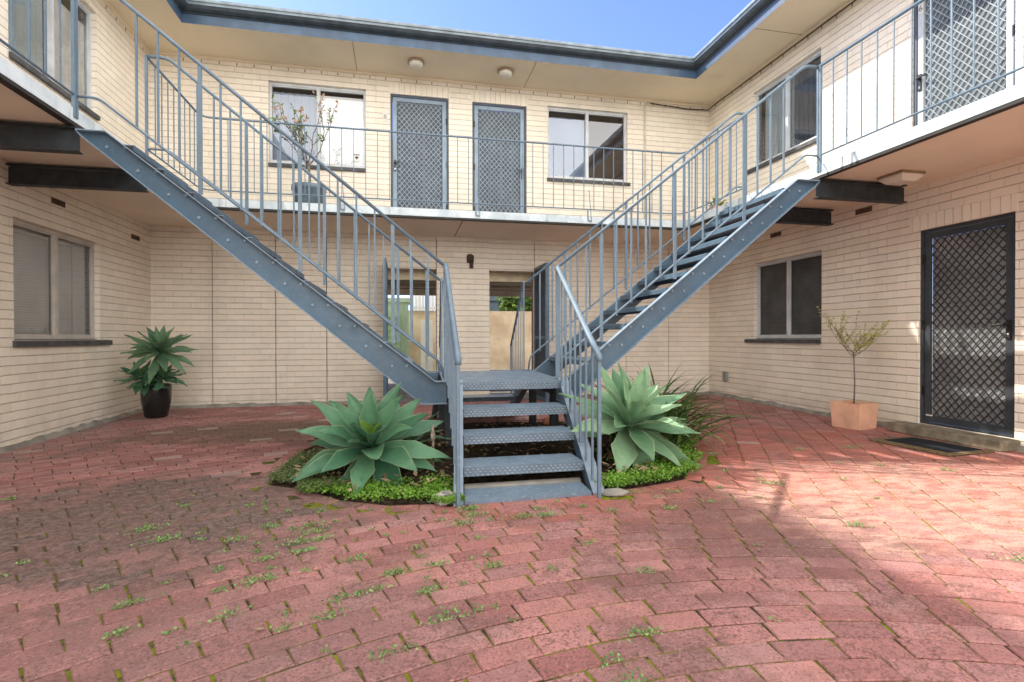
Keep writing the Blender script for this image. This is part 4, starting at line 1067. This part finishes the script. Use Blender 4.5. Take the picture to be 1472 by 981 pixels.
# weeds in the joints
m = M(); m.col = []; rs = random.Random(31)
def ringsnap(x, y):
    dx, dy = x-CX, y-CY; r = math.hypot(dx, dy); r2 = (round((r-.03)/PITCH-.5)+.5)*PITCH+.03; return CX+dx/r*r2, CY+dy/r*r2
for i in range(180):
    if rs.random() < .78: x, y = rs.gauss(-.15,.75), rs.gauss(2.7,.62)
    else: x, y = rs.uniform(.8,4.6), rs.uniform(1.6,4.2)
    if inside(x, y, BED) or y > 4.8: continue
    x, y = ringsnap(x, y); dx, dy = x-CX, y-CY; r = math.hypot(dx,dy); tx, ty = dy/r, -dx/r
    big = rs.random()**3; k = int(14+110*big); sp = .010+.045*big
    for q in range(k):
        a = rs.gauss(0,sp); b = rs.gauss(0,.010+.012*big); c = Vector((x+tx*a+dx/r*b, y+ty*a+dy/r*b, rs.uniform(.001,.012+.014*big))); s = rs.uniform(.006,.015)
        d = Vector((rs.uniform(-1,1),rs.uniform(-1,1),rs.uniform(0,1))).normalized()*s; sd = d.orthogonal().normalized()*s*.4
        n0 = len(m.v); m.v += [tuple(c), tuple(c+d*.5+sd), tuple(c+d), tuple(c+d*.5-sd)]; m.f.append((n0,n0+1,n0+2,n0+3)); m.m.append(0); m.col += [(rs.random(),0,0)]*4
tag(m.build('paving_weeds', WEED), 'small green weeds sprouting in the paving joints', 'weeds', kind='stuff')
# stones, stake
def stone(name, c, s, mat, lab, seed, flat=1.):
    m = M(); m.smooth = True; n0 = 0; K, Rr = 14, 8
    for i in range(Rr+1):
        ph = math.pi*i/Rr
        for j in range(K):
            th = 2*math.pi*j/K; d = Vector((math.sin(ph)*math.cos(th), math.sin(ph)*math.sin(th), math.cos(ph)))
            k = 1+.35*mnoise.noise(d*1.6+Vector((seed,0,0)))+.12*mnoise.noise(d*5+Vector((seed,0,0)))
            m.v.append((c[0]+d.x*s[0]*k, c[1]+d.y*s[1]*k, max(-.005, c[2]+d.z*s[2]*k)))
    for i in range(Rr):
        for j in range(K):
            j2 = (j+1) % K; m.f.append((i*K+j, i*K+j2, (i+1)*K+j2, (i+1)*K+j)); m.m.append(0)
    return tag(m.build(name, mat), lab, 'stone')
stone('stone', (.262,3.30,.03), (.075,.05,.045), plain('limestone',(.58,.56,.50),.9,.1,.35,26,.8), 'pitted pale limestone rock at the left foot of the front steps', 3)
stone('stone', (1.375,3.27,.008), (.10,.07,.018), CONC, 'flat grey stone at the right foot of the front steps', 8)
stone('stone', (1.62,5.65,.09), (.09,.06,.05), plain('orange_stone',(.55,.22,.12),.9), 'orange brick fragment under the right flight', 12)
t = thing('garden_tap', 'rusty standpipe with a pale fitting beside the left stringer', 'standpipe', (.235,3.93,0))
m = M(); m.smooth = True; m.tube([(.235,3.93,0),(.24,3.93,.18),(.235,3.93,.33)], .010, 8); m.build('pipe', plain('peeling_pipe',(.36,.27,.20),.8,.2,.4,30), t)
m = M(); m.smooth = True; m.lathe((.235,3.93,.27), [(.012,0),(.017,.01),(.017,.05),(.010,.07),(.006,.12)], 10); m.build('tap_head', plain('fitting_pale',(.50,.42,.36),.6,.3,.3,40), t)

# potted agave by the left wall
t = thing('potted_agave', 'agave with small offsets in a glossy black pot by the left corner', 'potted plant', (-3.09,7.66,0))
m = M(); m.smooth = True; m.lathe((-3.09,7.66,0), [(.11,0),(.13,.02),(.168,.22),(.175,.38),(.173,.43),(.165,.43),(.16,.39)], 28); m.build('pot', BLACKPOT, t)
m = M(); m.lathe((-3.09,7.66,.385), [(.16,0),(.158,.012)], 20); m.build('soil', SOIL, t)
m = M(); m.col = []; m.smooth = True; rosette(m, (-2.98,7.52,.84), .45, 30, .125, (0,0), 41, -.25, 1.35, lean=(.15,-1,.55)); m.build('leaves', AGAVE3, t)
m = M(); m.col = []; m.smooth = True
for (x, y, z, s, sd_) in ((-3.22,7.54,.49,.20,51),(-2.95,7.50,.49,.18,52),(-3.12,7.50,.44,.16,53),(-3.05,7.66,.52,.16,54)): rosette(m, (x,y,z), s*1.45, 17, .10, (0,0), sd_, -.1, 1.3, lean=(0,-1,.4))
m.build('offset_rosettes', AGAVE, t)
m = M(); m.smooth = True; m.tube([(-3.07,7.66,.39),(-3.03,7.60,.62),(-2.98,7.55,.84)], [.04,.035,.045], 10); m.build('stem', BARK, t)
# terracotta planter with a sparse standard shrub
t = thing('potted_shrub', 'sparse yellow green standard shrub in a square terracotta pot', 'potted plant', (5.05,5.08,0))
def sq(cx, cy, s, an, z): return rotrect(cx, cy, s, s, an, z)
m = M(); an = .22
A0, A1, A2, A3 = sq(5.05,5.08,.305,an,0), sq(5.05,5.08,.335,an,.285), sq(5.05,5.08,.292,an,.285), sq(5.05,5.08,.28,an,.25)
for i in range(4):
    j = (i+1) % 4; m.quad(A0[i],A0[j],A1[j],A1[i]); m.quad(A1[i],A1[j],A2[j],A2[i]); m.quad(A2[i],A2[j],A3[j],A3[i])
m.quad(*A0[::-1]); m.build('pot', TERRA, t)
m = M(); m.quad(*sq(5.05,5.08,.283,an,.252)); m.build('soil', SOIL, t)
br = M(); br.smooth = True; lf = M(); lf.col = []; rs = random.Random(17)
br.tube([(5.05,5.08,.26),(5.055,5.075,.5),(5.045,5.08,.84)], [.008,.007,.006], 6)
def twig(p, d, L, r, lev):
    p = Vector(p); pts = [p]; d = Vector(d).normalized(); n = 4
    for i in range(n):
        d = (d+Vector((rs.uniform(-.25,.25),rs.uniform(-.25,.25),rs.uniform(-.05,.22)))).normalized(); pts.append(pts[-1]+d*(L/n))
    br.tube(pts, [r*(1-.6*i/n) for i in range(n+1)], 4)
    for q in pts[1:]:
        if lev >= 1:
            for _ in range(rs.choice((3,4,5)) if lev > 1 else 2):
                s = rs.uniform(.014,.028); dd = Vector((rs.uniform(-1,1),rs.uniform(-1,1),rs.uniform(-.3,1))).normalized()*s; sd = dd.orthogonal().normalized()*s*.33
                n0 = len(lf.v); lf.v += [tuple(q), tuple(q+dd*.5+sd), tuple(q+dd), tuple(q+dd*.5-sd)]; lf.f.append((n0,n0+1,n0+2,n0+3)); lf.m.append(0); lf.col += [(rs.random(),0,0)]*4
        if lev < 3 and rs.random() < (.95 if lev < 2 else .6):
            twig(q, d+Vector((rs.uniform(-1.1,1.1),rs.uniform(-.9,.9),rs.uniform(-.3,.5))), L*rs.uniform(.45,.7), r*.6, lev+1)
for i in range(7):
    a = i*2*math.pi/7+.3; twig((5.045,5.08,.80+.02*(i%3)), (math.cos(a)*.9,math.sin(a)*.9,.62), rs.uniform(.26,.38), .004, 1)
br.build('branches', BARK, t); lf.build('leaves', CITRUS, t)
# plant on the upper balcony
t = thing('potted_plant', 'leggy shrub with orange tips in a weathered blue pot on the back balcony', 'potted plant', (-1.20,7.62,ZT))
m = M(); m.smooth = True; m.lathe((-1.20,7.62,ZT), [(.17,0),(.18,.02),(.205,.24),(.225,.25),(.225,.31),(.20,.31),(.19,.27)], 24); m.build('pot', GREYPOT, t)
m = M(); m.lathe((-1.20,7.62,ZT+.26), [(.19,0),(.188,.01)], 20); m.build('soil', SOIL, t)
br = M(); br.smooth = True; lf = M(); lf.col = []; rs = random.Random(23); of = M(); of.col = []
br.tube([(-1.20,7.62,ZT+.26),(-1.19,7.62,ZT+.45),(-1.21,7.62,ZT+.62)], [.020,.017,.015], 7)
def limb(p, d, L, r, lev):
    p = Vector(p); pts = [p]; d = Vector(d).normalized(); n = 4
    for i in range(n):
        d = (d+Vector((rs.uniform(-.3,.3),rs.uniform(-.3,.3),rs.uniform(-.05,.3)))).normalized(); pts.append(pts[-1]+d*(L/n))
    br.tube(pts, [r*(1-.5*i/n) for i in range(n+1)], 5)
    for q in pts[2:]:
        if lev >= 1:
            tgt = of if (q.z > ZT+1.15 and rs.random() < .55) else lf
            for _ in range(2 if lev < 2 else 3):
                if tgt is lf and q.x > -1.25 and rs.random() < .6: continue
                s = rs.uniform(.035,.075); dd = Vector((rs.uniform(-1,1),rs.uniform(-1,1),rs.uniform(-.6,1))).normalized()*s; sd = dd.orthogonal().normalized()*s*.25
                n0 = len(tgt.v); tgt.v += [tuple(q), tuple(q+dd*.5+sd), tuple(q+dd), tuple(q+dd*.5-sd)]; tgt.f.append((n0,n0+1,n0+2,n0+3)); tgt.m.append(0); tgt.col += [(rs.random(),0,0)]*4
        if lev < 3 and rs.random() < .75: limb(q, d+Vector((rs.uniform(-.7,.7),rs.uniform(-.7,.7),rs.uniform(-.2,.4))), L*rs.uniform(.5,.75), r*.65, lev+1)
for i in range(5):
    a = i*1.26; limb((-1.21,7.62,ZT+.58), (math.cos(a)*.45-.12,math.sin(a)*.35,1), rs.uniform(.40,.58), .010, 1)
limb((-1.21,7.62,ZT+.60), (-.8,0,.8), .42, .008, 1)
br.build('branches', BARK, t); lf.build('leaves', leaf_mat('glossy_leaf',(.06,.13,.03),(.22,.32,.10),None), t); of.build('orange_leaves', ORANGE, t)
# small plant at the right slab corner
t = thing('potted_plant', 'small leafy plant in a low pot at the right corner of the balcony', 'potted plant', (4.38,6.75,ZT))
m = M(); m.smooth = True; m.lathe((4.38,6.75,ZT), [(.07,0),(.09,.10),(.08,.10)], 16); m.build('pot', TERRA, t)
m = M(); m.col = []; m.smooth = True; rs = random.Random(5)
for i in range(16): agave_leaf(m, (4.38,6.75,ZT+.08), rs.uniform(0,6.28), rs.uniform(.3,1.3), rs.uniform(.14,.26), .045, rs.uniform(.3,1.2), rs.random(), 0, .3, 0, 7)
m.build('leaves', leaf_mat('corner_leaf',(.12,.22,.04),(.34,.42,.12),None), t)

# ------------------------------------------------------------------ camera
F_, AZ, PI_, RO = 761.03, .2087, -.0074, -.0017
Fv = Vector((math.sin(AZ)*math.cos(PI_), math.cos(AZ)*math.cos(PI_), math.sin(PI_))); R0 = Vector((math.cos(AZ), -math.sin(AZ), 0)); U0 = R0.cross(Fv)
Rv = R0*math.cos(RO)+U0*math.sin(RO); Uv = -R0*math.sin(RO)+U0*math.cos(RO)
cam = bpy.data.cameras.new('camera'); co = bpy.data.objects.new('camera', cam); COL.objects.link(co)
mt_ = Matrix((( Rv.x,Uv.x,-Fv.x,0),(Rv.y,Uv.y,-Fv.y,0),(Rv.z,Uv.z,-Fv.z,1.0321),(0,0,0,1)))
co.matrix_world = mt_; cam.sensor_width = 36; cam.lens = F_/1472*36; cam.clip_end = 500; cam.clip_start = .05
SC.camera = co

# ------------------------------------------------------------------ light
SUN = Vector((-.88,.66,1.0)).normalized()       # towards the sun
el = math.asin(SUN.z); az = math.atan2(SUN.x, SUN.y)
SKYS = .30; CLOUD = 2.75/SKYS
W = bpy.data.worlds.new('World'); SC.world = W; W.use_nodes = True; nt = W.node_tree
sky = nt.nodes.new('ShaderNodeTexSky'); sky.sky_type = 'NISHITA'; sky.sun_disc = False; sky.sun_elevation = el; sky.sun_rotation = az
sky.air_density = 1.0; sky.dust_density = .6; sky.ozone_density = 1.4
tc = nt.nodes.new('ShaderNodeTexCoord'); sp_ = nt.nodes.new('ShaderNodeSeparateXYZ'); nt.links.new(tc.outputs['Generated'], sp_.inputs[0])
def wm(op, a, b, c=0.0, clamp=False):
    n = nt.nodes.new('ShaderNodeMath'); n.operation = op; n.use_clamp = clamp
    for k, v in enumerate((a, b, c)):
        if isinstance(v, (int, float)): n.inputs[k].default_value = v
        else: nt.links.new(v, n.inputs[k])
    return n.outputs[0]
# broken white cloud overhead and behind, unseen and brightened to fill shade; clear blue ahead over the back roof
no = nt.nodes.new('ShaderNodeTexNoise'); no.inputs['Scale'].default_value = 2.2; no.inputs['Detail'].default_value = 6; nt.links.new(tc.outputs['Generated'], no.inputs['Vector'])
f0 = wm('ADD', wm('MULTIPLY', sp_.outputs[1], -1.1), wm('MULTIPLY', sp_.outputs[2], 1.3))
f1 = wm('ADD', f0, wm('MULTIPLY', wm('SUBTRACT', no.outputs[0], .5), .8))
mr = nt.nodes.new('ShaderNodeMapRange'); mr.interpolation_type = 'SMOOTHSTEP'; nt.links.new(f1, mr.inputs[0]); mr.inputs['From Min'].default_value = .15; mr.inputs['From Max'].default_value = .65
tint = nt.nodes.new('ShaderNodeMix'); tint.data_type = 'RGBA'; tint.blend_type = 'MULTIPLY'; tint.inputs[0].default_value = 1; nt.links.new(sky.outputs[0], tint.inputs[6]); tint.inputs[7].default_value = (.74,.79,1.25,1)
mxw = nt.nodes.new('ShaderNodeMix'); mxw.data_type = 'RGBA'; glow = wm('MULTIPLY_ADD', wm('SUBTRACT', 1.0, wm('MULTIPLY', sp_.outputs[2], 1.6), 0, True), 1.5, .85)
cl = nt.nodes.new('ShaderNodeMix'); cl.data_type = 'RGBA'; cl.blend_type = 'MULTIPLY'; cl.inputs[0].default_value = 1; cl.inputs[6].default_value = (CLOUD*1.03, CLOUD, CLOUD*.95, 1)
cg = nt.nodes.new('ShaderNodeCombineXYZ')
for k in range(3): nt.links.new(glow, cg.inputs[k])
nt.links.new(cg.outputs[0], cl.inputs[7]); nt.links.new(cl.outputs[2], mxw.inputs[7])
nt.links.new(mr.outputs[0], mxw.inputs[0]); nt.links.new(tint.outputs[2], mxw.inputs[6])
nt.links.new(mxw.outputs[2], nt.nodes['Background'].inputs[0]); nt.nodes['Background'].inputs[1].default_value = SKYS
sl = bpy.data.lights.new('sun', 'SUN'); sl.energy = 7.0; sl.angle = math.radians(.8); sl.color = (1,.93,.82)
so = bpy.data.objects.new('sun', sl); COL.objects.link(so); so.rotation_euler = (-SUN).to_track_quat('-Z','Y').to_euler()
SC.view_settings.view_transform = 'Standard'; SC.view_settings.look = 'None'; SC.view_settings.exposure = 0
SC.cycles.max_bounces = 8; SC.cycles.diffuse_bounces = 5; SC.cycles.transparent_max_bounces = 8
SC.cycles.use_denoising = True
for o in bpy.data.objects:
    if '_wo' in o: del o['_wo']
